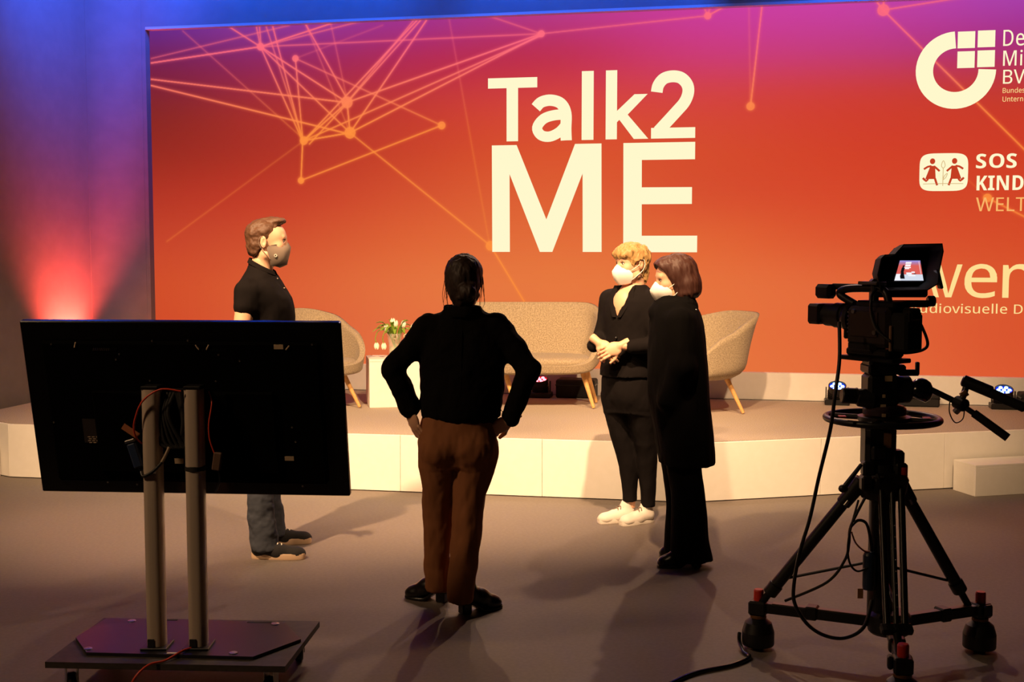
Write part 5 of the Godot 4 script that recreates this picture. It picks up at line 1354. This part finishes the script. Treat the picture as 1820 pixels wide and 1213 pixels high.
	# short layered hair
	var h := Field.new(Vector3(-0.11, -0.14, -0.15), Vector3(0.11, 0.15, 0.14), 0.0045)
	h.ell(Vector3(0, 0.036, -0.012), Vector3(0.089, 0.092, 0.108), 0.01)
	h.ell(Vector3(0, -0.03, -0.06), Vector3(0.066, 0.07, 0.052), 0.025)
	h.ell(Vector3(0, -0.085, -0.07), Vector3(0.045, 0.045, 0.026), 0.02)
	h.ell(Vector3(0.0, 0.07, 0.05), Vector3(0.075, 0.045, 0.06), 0.03)
	h.cap(Vector3(-0.05, 0.06, 0.095), Vector3(0.05, 0.052, 0.09), 0.016, 0.018, 0.02)
	h.ell(Vector3(0, -0.06, 0.075), Vector3(0.1, 0.094, 0.062), 0.01, true)
	h.ell(Vector3(0.09, -0.02, 0.0), Vector3(0.035, 0.045, 0.036), 0.01, true)
	h.ell(Vector3(-0.09, -0.02, 0.0), Vector3(0.035, 0.045, 0.036), 0.01, true)
	var hg := geo(hf)
	h.net(hg, noise(24.0, 3, 85), 0.012, Vector3(1.3, 0.35, 0.8))
	part(r, "hair", hg.mesh(), mm.hair_blond)
	mask_on(r, hf, mm.mask_white, false)


# --- the dark-haired woman in the long coat
func woman_in_coat() -> void:
	var r := person("dark-haired woman in long black coat and flared trousers, white mask", Vector3(0.913, 0, -6.588))
	var coat := [[0.545, 0.028, -0.01, 0.148, 0.2], [0.65, 0.016, -0.01, 0.154, 0.21], [0.87, -0.014, -0.01, 0.166, 0.218], [1.03, -0.024, -0.01, 0.164, 0.216], [1.16, -0.03, -0.01, 0.156, 0.21], [1.28, -0.034, -0.01, 0.144, 0.2], [1.35, -0.042, -0.01, 0.13, 0.175], [1.4, -0.048, -0.01, 0.11, 0.125], [1.44, -0.048, -0.01, 0.088, 0.09]]
	var slim := [[0.85, 0.0, 0, 0.11, 0.15], [1.1, -0.02, 0, 0.11, 0.14], [1.3, -0.03, 0, 0.1, 0.15], [1.38, -0.04, 0, 0.07, 0.1], [1.46, -0.045, 0, 0.05, 0.05]]
	var leg_n := [[0.035, 0.042, 0.09, 0.116, 0.1], [0.15, 0.034, 0.09, 0.1, 0.09], [0.3, 0.03, 0.085, 0.094, 0.088], [0.42, 0.02, 0.08, 0.092, 0.09], [0.55, 0.0, 0.07, 0.098, 0.1], [0.85, -0.005, 0.07, 0.12, 0.1]]
	var leg_f := [[0.035, 0.02, -0.1, 0.1, 0.09], [0.3, 0.01, -0.09, 0.08, 0.085], [0.55, -0.01, -0.08, 0.095, 0.1], [0.85, -0.005, -0.07, 0.12, 0.1]]
	var sn := Vector3(-0.04, 1.32, 0.17)
	var en := Vector3(-0.03, 1.08, 0.215)
	var wn := Vector3(-0.1, 0.9, 0.16)
	var sf := Vector3(-0.04, 1.32, -0.18)
	var ef := Vector3(-0.04, 1.08, -0.22)
	var wf := Vector3(-0.1, 0.9, -0.17)
	var b := Field.new(Vector3(-0.25, 0.02, -0.3), Vector3(0.2, 1.5, 0.3), 0.015)
	b.loft(slim, 0.0, 0.03).loft(leg_n, 0.0, 0.02, -0.03).loft(leg_f, 0.0, 0.02, -0.03)
	b.cap(sn, en, 0.04, 0.033, 0.02).cap(en, wn, 0.033, 0.024, 0.02).cap(sf, ef, 0.04, 0.033, 0.02).cap(ef, wf, 0.033, 0.024, 0.02)
	var g := geo()
	b.net(g)
	var hf := Transform3D(Basis(Vector3.UP, deg_to_rad(-80)) * Basis(Vector3.RIGHT, 0.14), Vector3(-0.048, 1.535, -0.01))
	head_into(g, hf, 0.98)
	hand_into(g, frame_to(wn + Vector3(0.03, -0.02, -0.05), Vector3(0.2, -0.9, -0.3), Vector3(0, 0, 1)), 0.3, 0.5, 0.04, true)
	hand_into(g, frame_to(wf + Vector3(0.03, -0.02, 0.05), Vector3(0.2, -0.9, 0.3), Vector3(0, 0, -1)), 0.3)
	part(r, "body", g.mesh(), mm.skin)
	eyes(r, hf, mm.hair_red, 0.98)
	var s := Field.new(Vector3(-0.26, 0.5, -0.32), Vector3(0.22, 1.5, 0.32), 0.01)
	s.loft(coat, 0.0, 0.03)
	s.cap(sn, en, 0.07, 0.062, 0.05).cap(en, wn, 0.062, 0.055, 0.04).cap(sf, ef, 0.07, 0.062, 0.05).cap(ef, wf, 0.062, 0.055, 0.04)
	s.cap(Vector3(-0.04, 1.38, 0.1), Vector3(-0.15, 1.36, 0.0), 0.045, 0.035, 0.04)
	var sg := geo()
	s.net(sg, noise(5.0, 3, 91), 0.012, Vector3(1.2, 0.35, 1.2))
	var cp := part(r, "coat", sg.mesh(), mm.wool)
	part(cp, "hem_flap", bx(Vector3(0.09, 0.05, 0.12), 0.01, Vector3(0.075, 0.545, -0.02)), mm.wool)
	part(cp, "button", geo().ball(Vector3(0.055, 1.372, 0.088), Vector3(0.008, 0.006, 0.005), 10).mesh(), mm.steel)
	# thick collar scarf
	var sc := Field.new(Vector3(-0.2, 1.3, -0.18), Vector3(0.12, 1.5, 0.18), 0.008)
	sc.loft([[1.36, -0.045, -0.01, 0.13, 0.14], [1.39, -0.04, -0.01, 0.122, 0.125], [1.42, -0.038, -0.01, 0.108, 0.108], [1.445, -0.036, -0.01, 0.095, 0.095]], 0.0, 0.02)
	var scg := geo()
	sc.net(scg, noise(12.0, 3, 93), 0.012, Vector3(1, 0.9, 1))
	part(r, "scarf", scg.mesh(), mm.wool)
	var t := Field.new(Vector3(-0.15, 0.02, -0.22), Vector3(0.2, 0.75, 0.22), 0.0095)
	t.loft(leg_n, 0.0, 0.02).loft(leg_f, 0.0, 0.02)
	var tg := geo()
	t.net(tg, noise(6.0, 3, 95), 0.008, Vector3(1.2, 0.4, 1.2))
	part(r, "trousers", tg.mesh(), mm.wool)
	shoe(r, frame_to(Vector3(0.105, 0, 0.09), Vector3(-1, 0, 0.04)), 0.245, mm.leather, mm.leather, "heel")
	shoe(r, frame_to(Vector3(0.14, 0, -0.1), Vector3(-1, 0, -0.05)), 0.245, mm.leather, mm.leather, "heel")
	# smooth chin-length bob
	var h := Field.new(Vector3(-0.125, -0.16, -0.17), Vector3(0.125, 0.15, 0.14), 0.005)
	h.ell(Vector3(0, 0.036, -0.02), Vector3(0.093, 0.096, 0.112), 0.01)
	h.ell(Vector3(0, -0.04, -0.05), Vector3(0.104, 0.075, 0.09), 0.04)
	h.ell(Vector3(0, -0.085, -0.045), Vector3(0.1, 0.045, 0.082), 0.03)
	h.ell(Vector3(0, 0.07, 0.045), Vector3(0.072, 0.05, 0.06), 0.02)
	h.ell(Vector3(0, -0.035, 0.1), Vector3(0.095, 0.122, 0.072), 0.01, true)
	h.cut(Vector3(0, -1, 0), 0.125)
	var hg := geo(hf)
	h.net(hg, noise(26.0, 3, 97), 0.006, Vector3(1.2, 0.22, 1.0))
	part(r, "hair", hg.mesh(), mm.hair_red)
	mask_on(r, hf, mm.mask_white, false, 0.98)

# ---------------------------------------------------------------- naming and tagging
var taken := {}

func numbered(called: String) -> String:
	var n: int = taken.get(called, 0)
	taken[called] = n + 1
	return called if n == 0 else "%s_%03d" % [called, n]


func thing(called: String, label: String, category: String, at := Vector3.ZERO, turn := 0.0, group := "") -> Node3D:
	var o := Node3D.new()
	o.name = numbered(called)
	add_child(o)
	o.position = at
	o.rotation.y = turn
	o.set_meta("label", label)
	o.set_meta("category", category)
	if group != "":
		o.set_meta("group", group)
	return o


func part(parent: Node3D, called: String, mesh: Mesh, m: Material, xf := Transform3D.IDENTITY) -> MeshInstance3D:
	var o := MeshInstance3D.new()
	o.name = called
	o.mesh = mesh
	o.material_override = m
	o.transform = xf
	o.cast_shadow = GeometryInstance3D.SHADOW_CASTING_SETTING_ON
	parent.add_child(o, true)
	return o


func struct(called: String, mesh: Mesh, m: Material, label: String) -> MeshInstance3D:
	var o := part(self, called, mesh, m)
	o.set_meta("kind", "structure")
	o.set_meta("label", label)
	o.set_meta("category", called.get_slice("_", 0))
	return o


func copy_of(o: Node3D, label: String) -> Node3D:
	var c: Node3D = o.duplicate()
	c.name = numbered(String(o.name).get_slice("_0", 0))
	add_child(c)
	c.set_meta("label", label)
	return c


# ---------------------------------------------------------------- materials
func mat(c: Color, rough := 0.6, metal := 0.0) -> StandardMaterial3D:
	var m := StandardMaterial3D.new()
	m.albedo_color = c
	m.roughness = rough
	m.metallic = metal
	return m


func rgb8(r: float, g: float, b: float) -> Color:
	return Color(r / 255.0, g / 255.0, b / 255.0)


func glow(c: Color, energy := 1.0) -> StandardMaterial3D:
	var m := mat(Color.BLACK, 0.9)
	m.emission_enabled = true
	m.emission = c
	m.metallic_specular = 0.0
	m.emission_energy_multiplier = energy
	return m


func noise(freq: float, octaves := 3, seed_of := 1, kind := FastNoiseLite.TYPE_SIMPLEX_SMOOTH) -> FastNoiseLite:
	var n := FastNoiseLite.new()
	n.seed = seed_of
	n.frequency = freq
	n.noise_type = kind
	n.fractal_octaves = octaves
	return n


# a speckled albedo between two colours, and a bump of the same grain
func grained(a: Color, b: Color, freq: float, size_m: float, rough: float, bump := 0.0, seed_of := 3, octaves := 4) -> StandardMaterial3D:
	var m := mat(Color.WHITE, rough)
	var img: Image = noise(freq, octaves, seed_of).get_seamless_image(256, 256)
	img.convert(Image.FORMAT_RGB8)
	var col := Image.create_empty(256, 256, false, Image.FORMAT_RGB8)
	for y in 256:
		for x in 256:
			col.set_pixel(x, y, a.lerp(b, clampf((img.get_pixel(x, y).r - 0.5) * 1.6 + 0.5, 0.0, 1.0)))
	m.albedo_texture = ImageTexture.create_from_image(col)
	m.uv1_triplanar = true
	m.uv1_world_triplanar = true
	m.uv1_scale = Vector3.ONE / size_m
	if rough >= 0.9:
		m.metallic_specular = 0.2
	if bump > 0.0:
		m.heightmap_enabled = true
		m.heightmap_scale = bump
		m.heightmap_texture = ImageTexture.create_from_image(img)
	return m


# ---------------------------------------------------------------- mesh building
class Geo:
	var v := PackedVector3Array()
	var n := PackedVector3Array()
	var uv := PackedVector2Array()
	var i := PackedInt32Array()
	var x := Transform3D.IDENTITY

	func put(p: Vector3, nn: Vector3, t := Vector2.ZERO) -> int:
		v.append(x * p)
		n.append((x.basis * nn).normalized())
		uv.append(t)
		return v.size() - 1

	# three corners counter-clockwise seen from outside
	func face(a: int, b: int, c: int) -> void:
		i.append(a)
		i.append(c)
		i.append(b)

	func tri(a: Vector3, b: Vector3, c: Vector3) -> void:
		var nn := (b - a).cross(c - a).normalized()
		face(put(a, nn), put(b, nn), put(c, nn))

	func quad(a: Vector3, b: Vector3, c: Vector3, d: Vector3) -> void:
		var nn := (c - a).cross(d - b).normalized()
		var q := put(a, nn, Vector2(0, 1))
		put(b, nn, Vector2(1, 1))
		put(c, nn, Vector2(1, 0))
		put(d, nn, Vector2(0, 0))
		face(q, q + 1, q + 2)
		face(q, q + 2, q + 3)

	func out_quad(a: Vector3, b: Vector3, c: Vector3, d: Vector3, mid: Vector3) -> void:
		if (c - a).cross(d - b).dot(a + b + c + d - 4.0 * mid) < 0.0:
			quad(d, c, b, a)
		else:
			quad(a, b, c, d)

	func box(c: Vector3, size: Vector3, bev := 0.0) -> Geo:
		var h := size * 0.5
		var e := minf(bev, minf(h.x, minf(h.y, h.z)) * 0.98)
		var at := func(s: Vector3, a: int) -> Vector3:
			var q := h - Vector3(e, e, e)
			q[a] = h[a]
			return c + q * s
		for a in 3:
			var b := (a + 1) % 3
			var d := (a + 2) % 3
			for s in [-1.0, 1.0]:
				var k := []
				for w in [[-1.0, -1.0], [1.0, -1.0], [1.0, 1.0], [-1.0, 1.0]]:
					var sg := Vector3.ZERO
					sg[a] = s
					sg[b] = w[0]
					sg[d] = w[1]
					k.append(at.call(sg, a))
				out_quad(k[0], k[1], k[2], k[3], c)
				if e > 0.0:
					for t in [-1.0, 1.0]:
						var lo := Vector3.ZERO
						lo[a] = s
						lo[b] = t
						lo[d] = -1.0
						var hi := lo
						hi[d] = 1.0
						out_quad(at.call(lo, a), at.call(hi, a), at.call(hi, b), at.call(lo, b), c)
		if e > 0.0:
			for sx in [-1.0, 1.0]:
				for sy in [-1.0, 1.0]:
					for sz in [-1.0, 1.0]:
						var s := Vector3(sx, sy, sz)
						var p: Vector3 = at.call(s, 0)
						var q: Vector3 = at.call(s, 1)
						var r: Vector3 = at.call(s, 2)
						if (q - p).cross(r - p).dot(s) < 0.0:
							tri(p, r, q)
						else:
							tri(p, q, r)
		return self

	# rows of points; each row one ring or strip; normals are smooth
	func grid(rows: Array, close_ring := false, inward := false, uvs := false) -> Geo:
		var nr := rows.size()
		var nc: int = rows[0].size()
		var base := v.size()
		for r in nr:
			var row: PackedVector3Array = rows[r]
			var up: PackedVector3Array = rows[mini(r + 1, nr - 1)]
			var dn: PackedVector3Array = rows[maxi(r - 1, 0)]
			for c in nc:
				var c1 := (c + 1) % nc if close_ring else mini(c + 1, nc - 1)
				var c0 := (c - 1 + nc) % nc if close_ring else maxi(c - 1, 0)
				var nn := (row[c1] - row[c0]).cross(up[c] - dn[c])
				if nn.length_squared() < 1e-16:
					nn = (row[c1] - row[c0]).cross((up[c1] + up[c0]) * 0.5 - (dn[c1] + dn[c0]) * 0.5)
				nn = nn.normalized() * (-1.0 if inward else 1.0)
				put(row[c], nn, Vector2(float(c) / (nc - 1), 1.0 - float(r) / (nr - 1)) if uvs else Vector2.ZERO)
		for r in nr - 1:
			for c in (nc if close_ring else nc - 1):
				var a := base + r * nc + c
				var b := base + r * nc + (c + 1) % nc
				if inward:
					face(b, a, a + nc)
					face(b, a + nc, b + nc)
				else:
					face(a, b, b + nc)
					face(a, b + nc, a + nc)
		return self

	# a sheet with thickness: front rows, shifted back along each row's normals
	func sheet(rows: Array, thick: float) -> Geo:
		var nr := rows.size()
		var nc: int = rows[0].size()
		var back := []
		for r in nr:
			var out := PackedVector3Array()
			for c in nc:
				var nn: Vector3 = (rows[r][mini(c + 1, nc - 1)] - rows[r][maxi(c - 1, 0)]).cross(rows[mini(r + 1, nr - 1)][c] - rows[maxi(r - 1, 0)][c])
				out.append(rows[r][c] - nn.normalized() * thick)
			back.append(out)
		grid(rows)
		grid(back, false, true)
		for c in nc - 1:
			quad(back[0][c], back[0][c + 1], rows[0][c + 1], rows[0][c])
			quad(rows[nr - 1][c], rows[nr - 1][c + 1], back[nr - 1][c + 1], back[nr - 1][c])
		for r in nr - 1:
			quad(rows[r][0], rows[r + 1][0], back[r + 1][0], back[r][0])
			quad(back[r][nc - 1], back[r + 1][nc - 1], rows[r + 1][nc - 1], rows[r][nc - 1])
		return self

	# profile of (radius, height) turned about y; runs upward on the outside
	func lathe(prof: Array, seg := 24, smooth := false) -> Geo:
		var rings := []
		for p in prof:
			var ring := PackedVector3Array()
			for s in seg:
				var t := -TAU * s / seg
				ring.append(Vector3(cos(t) * maxf(p[0], 1e-5), p[1], sin(t) * maxf(p[0], 1e-5)))
			rings.append(ring)
		if smooth:
			grid(rings, true)
		else:
			for k in prof.size() - 1:
				grid([rings[k], rings[k + 1]], true)
		return self

	func cyl(a: Vector3, b: Vector3, ra: float, rb := -1.0, seg := 16, bev := 0.0) -> Geo:
		var r2 := ra if rb < 0.0 else rb
		var h := (b - a).length()
		var keep := x
		var y := (b - a) / h
		var z := y.cross(Vector3.RIGHT if absf(y.x) < 0.9 else Vector3.UP).normalized()
		x = x * Transform3D(Basis(y.cross(z), y, z), a)
		var e := minf(bev, h * 0.4)
		if e > 0.0:
			lathe([[0, 0], [ra - e, 0], [ra, e], [r2, h - e], [r2 - e, h], [0, h]], seg)
		else:
			lathe([[0, 0], [ra, 0], [r2, h], [0, h]], seg)
		x = keep
		return self

	func ball(c: Vector3, r: Vector3, seg := 16) -> Geo:
		var keep := x
		x = x * Transform3D(Basis.from_scale(r), c)
		var prof := []
		var m := maxi(seg / 2, 4)
		for k in m + 1:
			var t := PI * k / m
			prof.append([sin(t), -cos(t)])
		var from := n.size()
		lathe(prof, seg, true)
		for k in range(from, n.size()):
			var q := (v[k] - x.origin)
			n[k] = (keep.basis * (keep.basis.inverse() * q / (r * r))).normalized()
		x = keep
		return self

	func tube(pts: PackedVector3Array, r: float, seg := 8, r_end := -1.0, flat := 1.0) -> Geo:
		var rows := []
		var side := Vector3.ZERO
		var cnt := pts.size()
		for k in cnt:
			var t := (pts[mini(k + 1, cnt - 1)] - pts[maxi(k - 1, 0)]).normalized()
			if side == Vector3.ZERO:
				side = t.cross(Vector3.UP if absf(t.y) < 0.9 else Vector3.RIGHT).normalized()
			side = (side - t * side.dot(t)).normalized()
			var up := side.cross(t)
			var rr := r if r_end < 0.0 else lerpf(r, r_end, float(k) / (cnt - 1))
			var ring := PackedVector3Array()
			for s in seg:
				var a := TAU * s / seg
				ring.append(pts[k] + side * cos(a) * rr - up * sin(a) * rr * flat)
			rows.append(ring)
		grid(rows, true)
		for e in [0, cnt - 1]:
			var ring: PackedVector3Array = rows[e]
			for s in seg:
				if e == 0:
					tri(pts[0], ring[(s + 1) % seg], ring[s])
				else:
					tri(pts[e], ring[s], ring[(s + 1) % seg])
		return self

	# polygon in x,y (counter-clockwise) extruded from z = 0 back to z = -depth
	func prism(poly: PackedVector2Array, depth: float) -> Geo:
		var p := poly
		if Geometry2D.is_polygon_clockwise(p):
			p.reverse()
		var t := Geometry2D.triangulate_polygon(p)
		for k in range(0, t.size(), 3):
			var a := p[t[k]]
			var b := p[t[k + 1]]
			var c := p[t[k + 2]]
			if (b - a).cross(c - a) < 0.0:
				var w := b
				b = c
				c = w
			tri(Vector3(a.x, a.y, 0), Vector3(b.x, b.y, 0), Vector3(c.x, c.y, 0))
			tri(Vector3(c.x, c.y, -depth), Vector3(b.x, b.y, -depth), Vector3(a.x, a.y, -depth))
		for k in p.size():
			var a := p[k]
			var b := p[(k + 1) % p.size()]
			quad(Vector3(a.x, a.y, -depth), Vector3(b.x, b.y, -depth), Vector3(b.x, b.y, 0), Vector3(a.x, a.y, 0))
		return self

	func mesh() -> ArrayMesh:
		var m := ArrayMesh.new()
		var a := []
		a.resize(Mesh.ARRAY_MAX)
		a[Mesh.ARRAY_VERTEX] = v
		a[Mesh.ARRAY_NORMAL] = n
		a[Mesh.ARRAY_TEX_UV] = uv
		a[Mesh.ARRAY_INDEX] = i
		m.add_surface_from_arrays(Mesh.PRIMITIVE_TRIANGLES, a)
		return m


func geo(xf := Transform3D.IDENTITY) -> Geo:
	var g := Geo.new()
	g.x = xf
	return g


func spline(pts: Array, per := 8) -> PackedVector3Array:
	var out := PackedVector3Array()
	var m := pts.size()
	for k in m - 1:
		var a: Vector3 = pts[maxi(k - 1, 0)]
		var b: Vector3 = pts[k]
		var c: Vector3 = pts[k + 1]
		var d: Vector3 = pts[mini(k + 2, m - 1)]
		for s in per:
			out.append(b.cubic_interpolate(c, a, d, float(s) / per))
	out.append(pts[m - 1])
	return out


func bx(size: Vector3, bev := 0.004, c := Vector3.ZERO) -> ArrayMesh:
	return geo().box(c, size, bev).mesh()


func rod(a: Vector3, b: Vector3, ra: float, rb := -1.0, seg := 16, bev := 0.0) -> ArrayMesh:
	return geo().cyl(a, b, ra, rb, seg, bev).mesh()


# a flat-topped slab over a polygon in x,z between two heights
func slab(poly: Array, y0: float, y1: float) -> ArrayMesh:
	var p := PackedVector2Array()
	for q in poly:
		p.append(Vector2(q[0], -q[1]))
	return geo(Transform3D(Basis(Vector3.RIGHT, Vector3.FORWARD, Vector3.UP), Vector3(0, y1, 0))).prism(p, y1 - y0).mesh()


# ---------------------------------------------------------------- distance fields for bodies and cloth
class Field:
	var o: Vector3
	var h: float
	var nx: int
	var ny: int
	var nz: int
	var d := PackedFloat32Array()

	func _init(lo: Vector3, hi: Vector3, cell: float) -> void:
		o = lo
		h = cell
		nx = int((hi.x - lo.x) / cell) + 2
		ny = int((hi.y - lo.y) / cell) + 2
		nz = int((hi.z - lo.z) / cell) + 2
		d.resize(nx * ny * nz)
		d.fill(1.0)

	func span(lo: Vector3, hi: Vector3, pad: float) -> PackedInt32Array:
		var a := (lo - o - Vector3.ONE * pad) / h
		var b := (hi - o + Vector3.ONE * pad) / h
		return PackedInt32Array([clampi(int(a.x), 0, nx - 1), clampi(int(a.y), 0, ny - 1), clampi(int(a.z), 0, nz - 1), clampi(int(b.x) + 1, 0, nx - 1), clampi(int(b.y) + 1, 0, ny - 1), clampi(int(b.z) + 1, 0, nz - 1)])

	# tapered capsule
	func cap(a: Vector3, b: Vector3, ra: float, rb: float, k := 0.02, sub := false) -> Field:
		var big := maxf(ra, rb)
		var s := span(a.min(b) - Vector3.ONE * big, a.max(b) + Vector3.ONE * big, k + 2.5 * h)
		var ab := b - a
		var inv := 1.0 / maxf(ab.length_squared(), 1e-9)
		for z in range(s[2], s[5] + 1):
			for y in range(s[1], s[4] + 1):
				var at := (z * ny + y) * nx
				var p := o + Vector3(s[0], y, z) * h - a
				for x in range(s[0], s[3] + 1):
					var t := clampf(p.dot(ab) * inv, 0.0, 1.0)
					var e := (p - ab * t).length() - ra - (rb - ra) * t
					var c := d[at + x]
					if sub:
						if -e > c:
							d[at + x] = -e
					else:
						var w := k - absf(c - e)
						d[at + x] = minf(c, e) - (w * w * 0.25 / k if w > 0.0 else 0.0)
					p.x += h
		return self

	func ell(c0: Vector3, r: Vector3, k := 0.02, sub := false, turn := Basis.IDENTITY) -> Field:
		var big := maxf(r.x, maxf(r.y, r.z))
		var ext := Vector3.ONE * big if turn != Basis.IDENTITY else r
		var s := span(c0 - ext, c0 + ext, k + 2.5 * h)
		var ti := turn.transposed()
		var r2 := r * r
		for z in range(s[2], s[5] + 1):
			for y in range(s[1], s[4] + 1):
				var at := (z * ny + y) * nx
				for x in range(s[0], s[3] + 1):
					var q := ti * (o + Vector3(x, y, z) * h - c0)
					var k0 := (q / r).length()
					var k1 := (q / r2).length()
					var e := k0 * (k0 - 1.0) / maxf(k1, 1e-6) if k0 > 0.02 else -big
					var c := d[at + x]
					if sub:
						if -e > c:
							d[at + x] = -e
					else:
						var w := k - absf(c - e)
						d[at + x] = minf(c, e) - (w * w * 0.25 / k if w > 0.0 else 0.0)
		return self

	# stack of ellipses [y, centre x, centre z, half width, half depth], all turned by yaw; grow widens all
	func loft(secs: Array, yaw := 0.0, k := 0.03, grow := 0.0, pw := 2.0, sub := false) -> Field:
		var last: int = secs.size() - 1
		var lo := Vector3(9, 9, 9)
		var hi := -lo
		for q in secs:
			var m := maxf(q[3], q[4]) + grow
			lo = lo.min(Vector3(q[1] - m, q[0], q[2] - m))
			hi = hi.max(Vector3(q[1] + m, q[0], q[2] + m))
		var s := span(lo, hi, k + 2.5 * h)
		var cy := cos(yaw)
		var sy := sin(yaw)
		for y in range(s[1], s[4] + 1):
			var py := o.y + y * h
			var j := 0
			while j < last - 1 and py > secs[j + 1][0]:
				j += 1
			var f := clampf((py - secs[j][0]) / (secs[j + 1][0] - secs[j][0]), 0.0, 1.0)
			var p0: Array = secs[maxi(j - 1, 0)]
			var p1: Array = secs[j]
			var p2: Array = secs[j + 1]
			var p3: Array = secs[mini(j + 2, last)]
			var cx := cubic_interpolate(p1[1], p2[1], p0[1], p3[1], f)
			var cz := cubic_interpolate(p1[2], p2[2], p0[2], p3[2], f)
			var rx: float = maxf(cubic_interpolate(p1[3], p2[3], p0[3], p3[3], f) + grow, 0.004)
			var rz: float = maxf(cubic_interpolate(p1[4], p2[4], p0[4], p3[4], f) + grow, 0.004)
			var rm := minf(rx, rz)
			var ey := maxf(secs[0][0] - grow - py, py - secs[last][0] - grow)
			for z in range(s[2], s[5] + 1):
				var at := (z * ny + y) * nx
				var dz := o.z + z * h - cz
				for x in range(s[0], s[3] + 1):
					var dx := o.x + x * h - cx
					var a := absf(dx * cy + dz * sy) / rx
					var b := absf(dz * cy - dx * sy) / rz
					var e := (sqrt(a * a + b * b) - 1.0) * rm if pw == 2.0 else (pow(pow(a, pw) + pow(b, pw), 1.0 / pw) - 1.0) * rm
					e = maxf(e, ey)
					var c := d[at + x]
					if sub:
						if -e > c:
							d[at + x] = -e
					else:
						var w := k - absf(c - e)
						d[at + x] = minf(c, e) - (w * w * 0.25 / k if w > 0.0 else 0.0)
		return self

	# keep only the side where n.p < c
	func cut(n: Vector3, c: float) -> Field:
		for z in nz:
			for y in ny:
				var at := (z * ny + y) * nx
				var e := n.dot(o + Vector3(0, y, z) * h) - c
				var st := n.x * h
				for x in nx:
					if e > d[at + x]:
						d[at + x] = e
					e += st
		return self

	func net(g: Geo, bump: FastNoiseLite = null, amp := 0.0, stretch := Vector3.ONE) -> Geo:
		var at := PackedInt32Array()
		at.resize(d.size())
		at.fill(-1)
		var sy := nx
		var sz := nx * ny
		var lim := 2.5 * h
		var off := PackedInt32Array([0, 1, sy, sy + 1, sz, sz + 1, sz + sy, sz + sy + 1])
		var ea := PackedInt32Array([0, 2, 4, 6, 0, 1, 4, 5, 0, 1, 2, 3])
		var eb := PackedInt32Array([1, 3, 5, 7, 2, 3, 6, 7, 4, 5, 6, 7])
		var q := PackedFloat32Array()
		q.resize(8)
		for z in nz - 1:
			for y in ny - 1:
				var row := z * sz + y * sy
				for x in nx - 1:
					var c := row + x
					if absf(d[c]) > lim:
						continue
					var neg := 0
					for k in 8:
						var e := d[c + off[k]]
						q[k] = e
						if e < 0.0:
							neg += 1
					if neg == 0 or neg == 8:
						continue
					var sum := Vector3.ZERO
					var cnt := 0
					for k in 12:
						var a := q[ea[k]]
						var b := q[eb[k]]
						if (a < 0.0) == (b < 0.0):
							continue
						var t := a / (a - b)
						var i0 := ea[k]
						var w := Vector3(i0 & 1, (i0 >> 1) & 1, i0 >> 2)
						if k < 4:
							w.x = t
						elif k < 8:
							w.y = t
						else:
							w.z = t
						sum += w
						cnt += 1
					var p := o + (Vector3(x, y, z) + sum / cnt) * h
					var nn := Vector3(q[1] + q[3] + q[5] + q[7] - q[0] - q[2] - q[4] - q[6], q[2] + q[3] + q[6] + q[7] - q[0] - q[1] - q[4] - q[5], q[4] + q[5] + q[6] + q[7] - q[0] - q[1] - q[2] - q[3]).normalized()
					if bump:
						var u := p * stretch
						var f := bump.get_noise_3dv(u)
						var e := 0.006
						var gr := Vector3(bump.get_noise_3dv(u + Vector3(e, 0, 0) * stretch) - f, bump.get_noise_3dv(u + Vector3(0, e, 0) * stretch) - f, bump.get_noise_3dv(u + Vector3(0, 0, e) * stretch) - f) * (amp / e)
						p += nn * f * amp
						nn = (nn - (gr - nn * gr.dot(nn))).normalized()
					at[c] = g.put(p, nn)
		for z in range(1, nz - 1):
			for y in range(1, ny - 1):
				var row := z * sz + y * sy
				for x in range(1, nx - 1):
					var c := row + x
					if at[c] < 0:
						continue
					var a := d[c] < 0.0
					if a != (d[c + 1] < 0.0):
						link(g, at[c - sy - sz], at[c - sz], at[c], at[c - sy], a)
					if a != (d[c + sy] < 0.0):
						link(g, at[c - sz - 1], at[c - 1], at[c], at[c - sz], a)
					if a != (d[c + sz] < 0.0):
						link(g, at[c - 1 - sy], at[c - sy], at[c], at[c - 1], a)
		return g

	func link(g: Geo, a: int, b: int, c: int, e: int, fwd: bool) -> void:
		if a < 0 or b < 0 or c < 0 or e < 0:
			return
		if fwd:
			g.face(a, b, c)
			g.face(a, c, e)
		else:
			g.face(c, b, a)
			g.face(e, c, a)
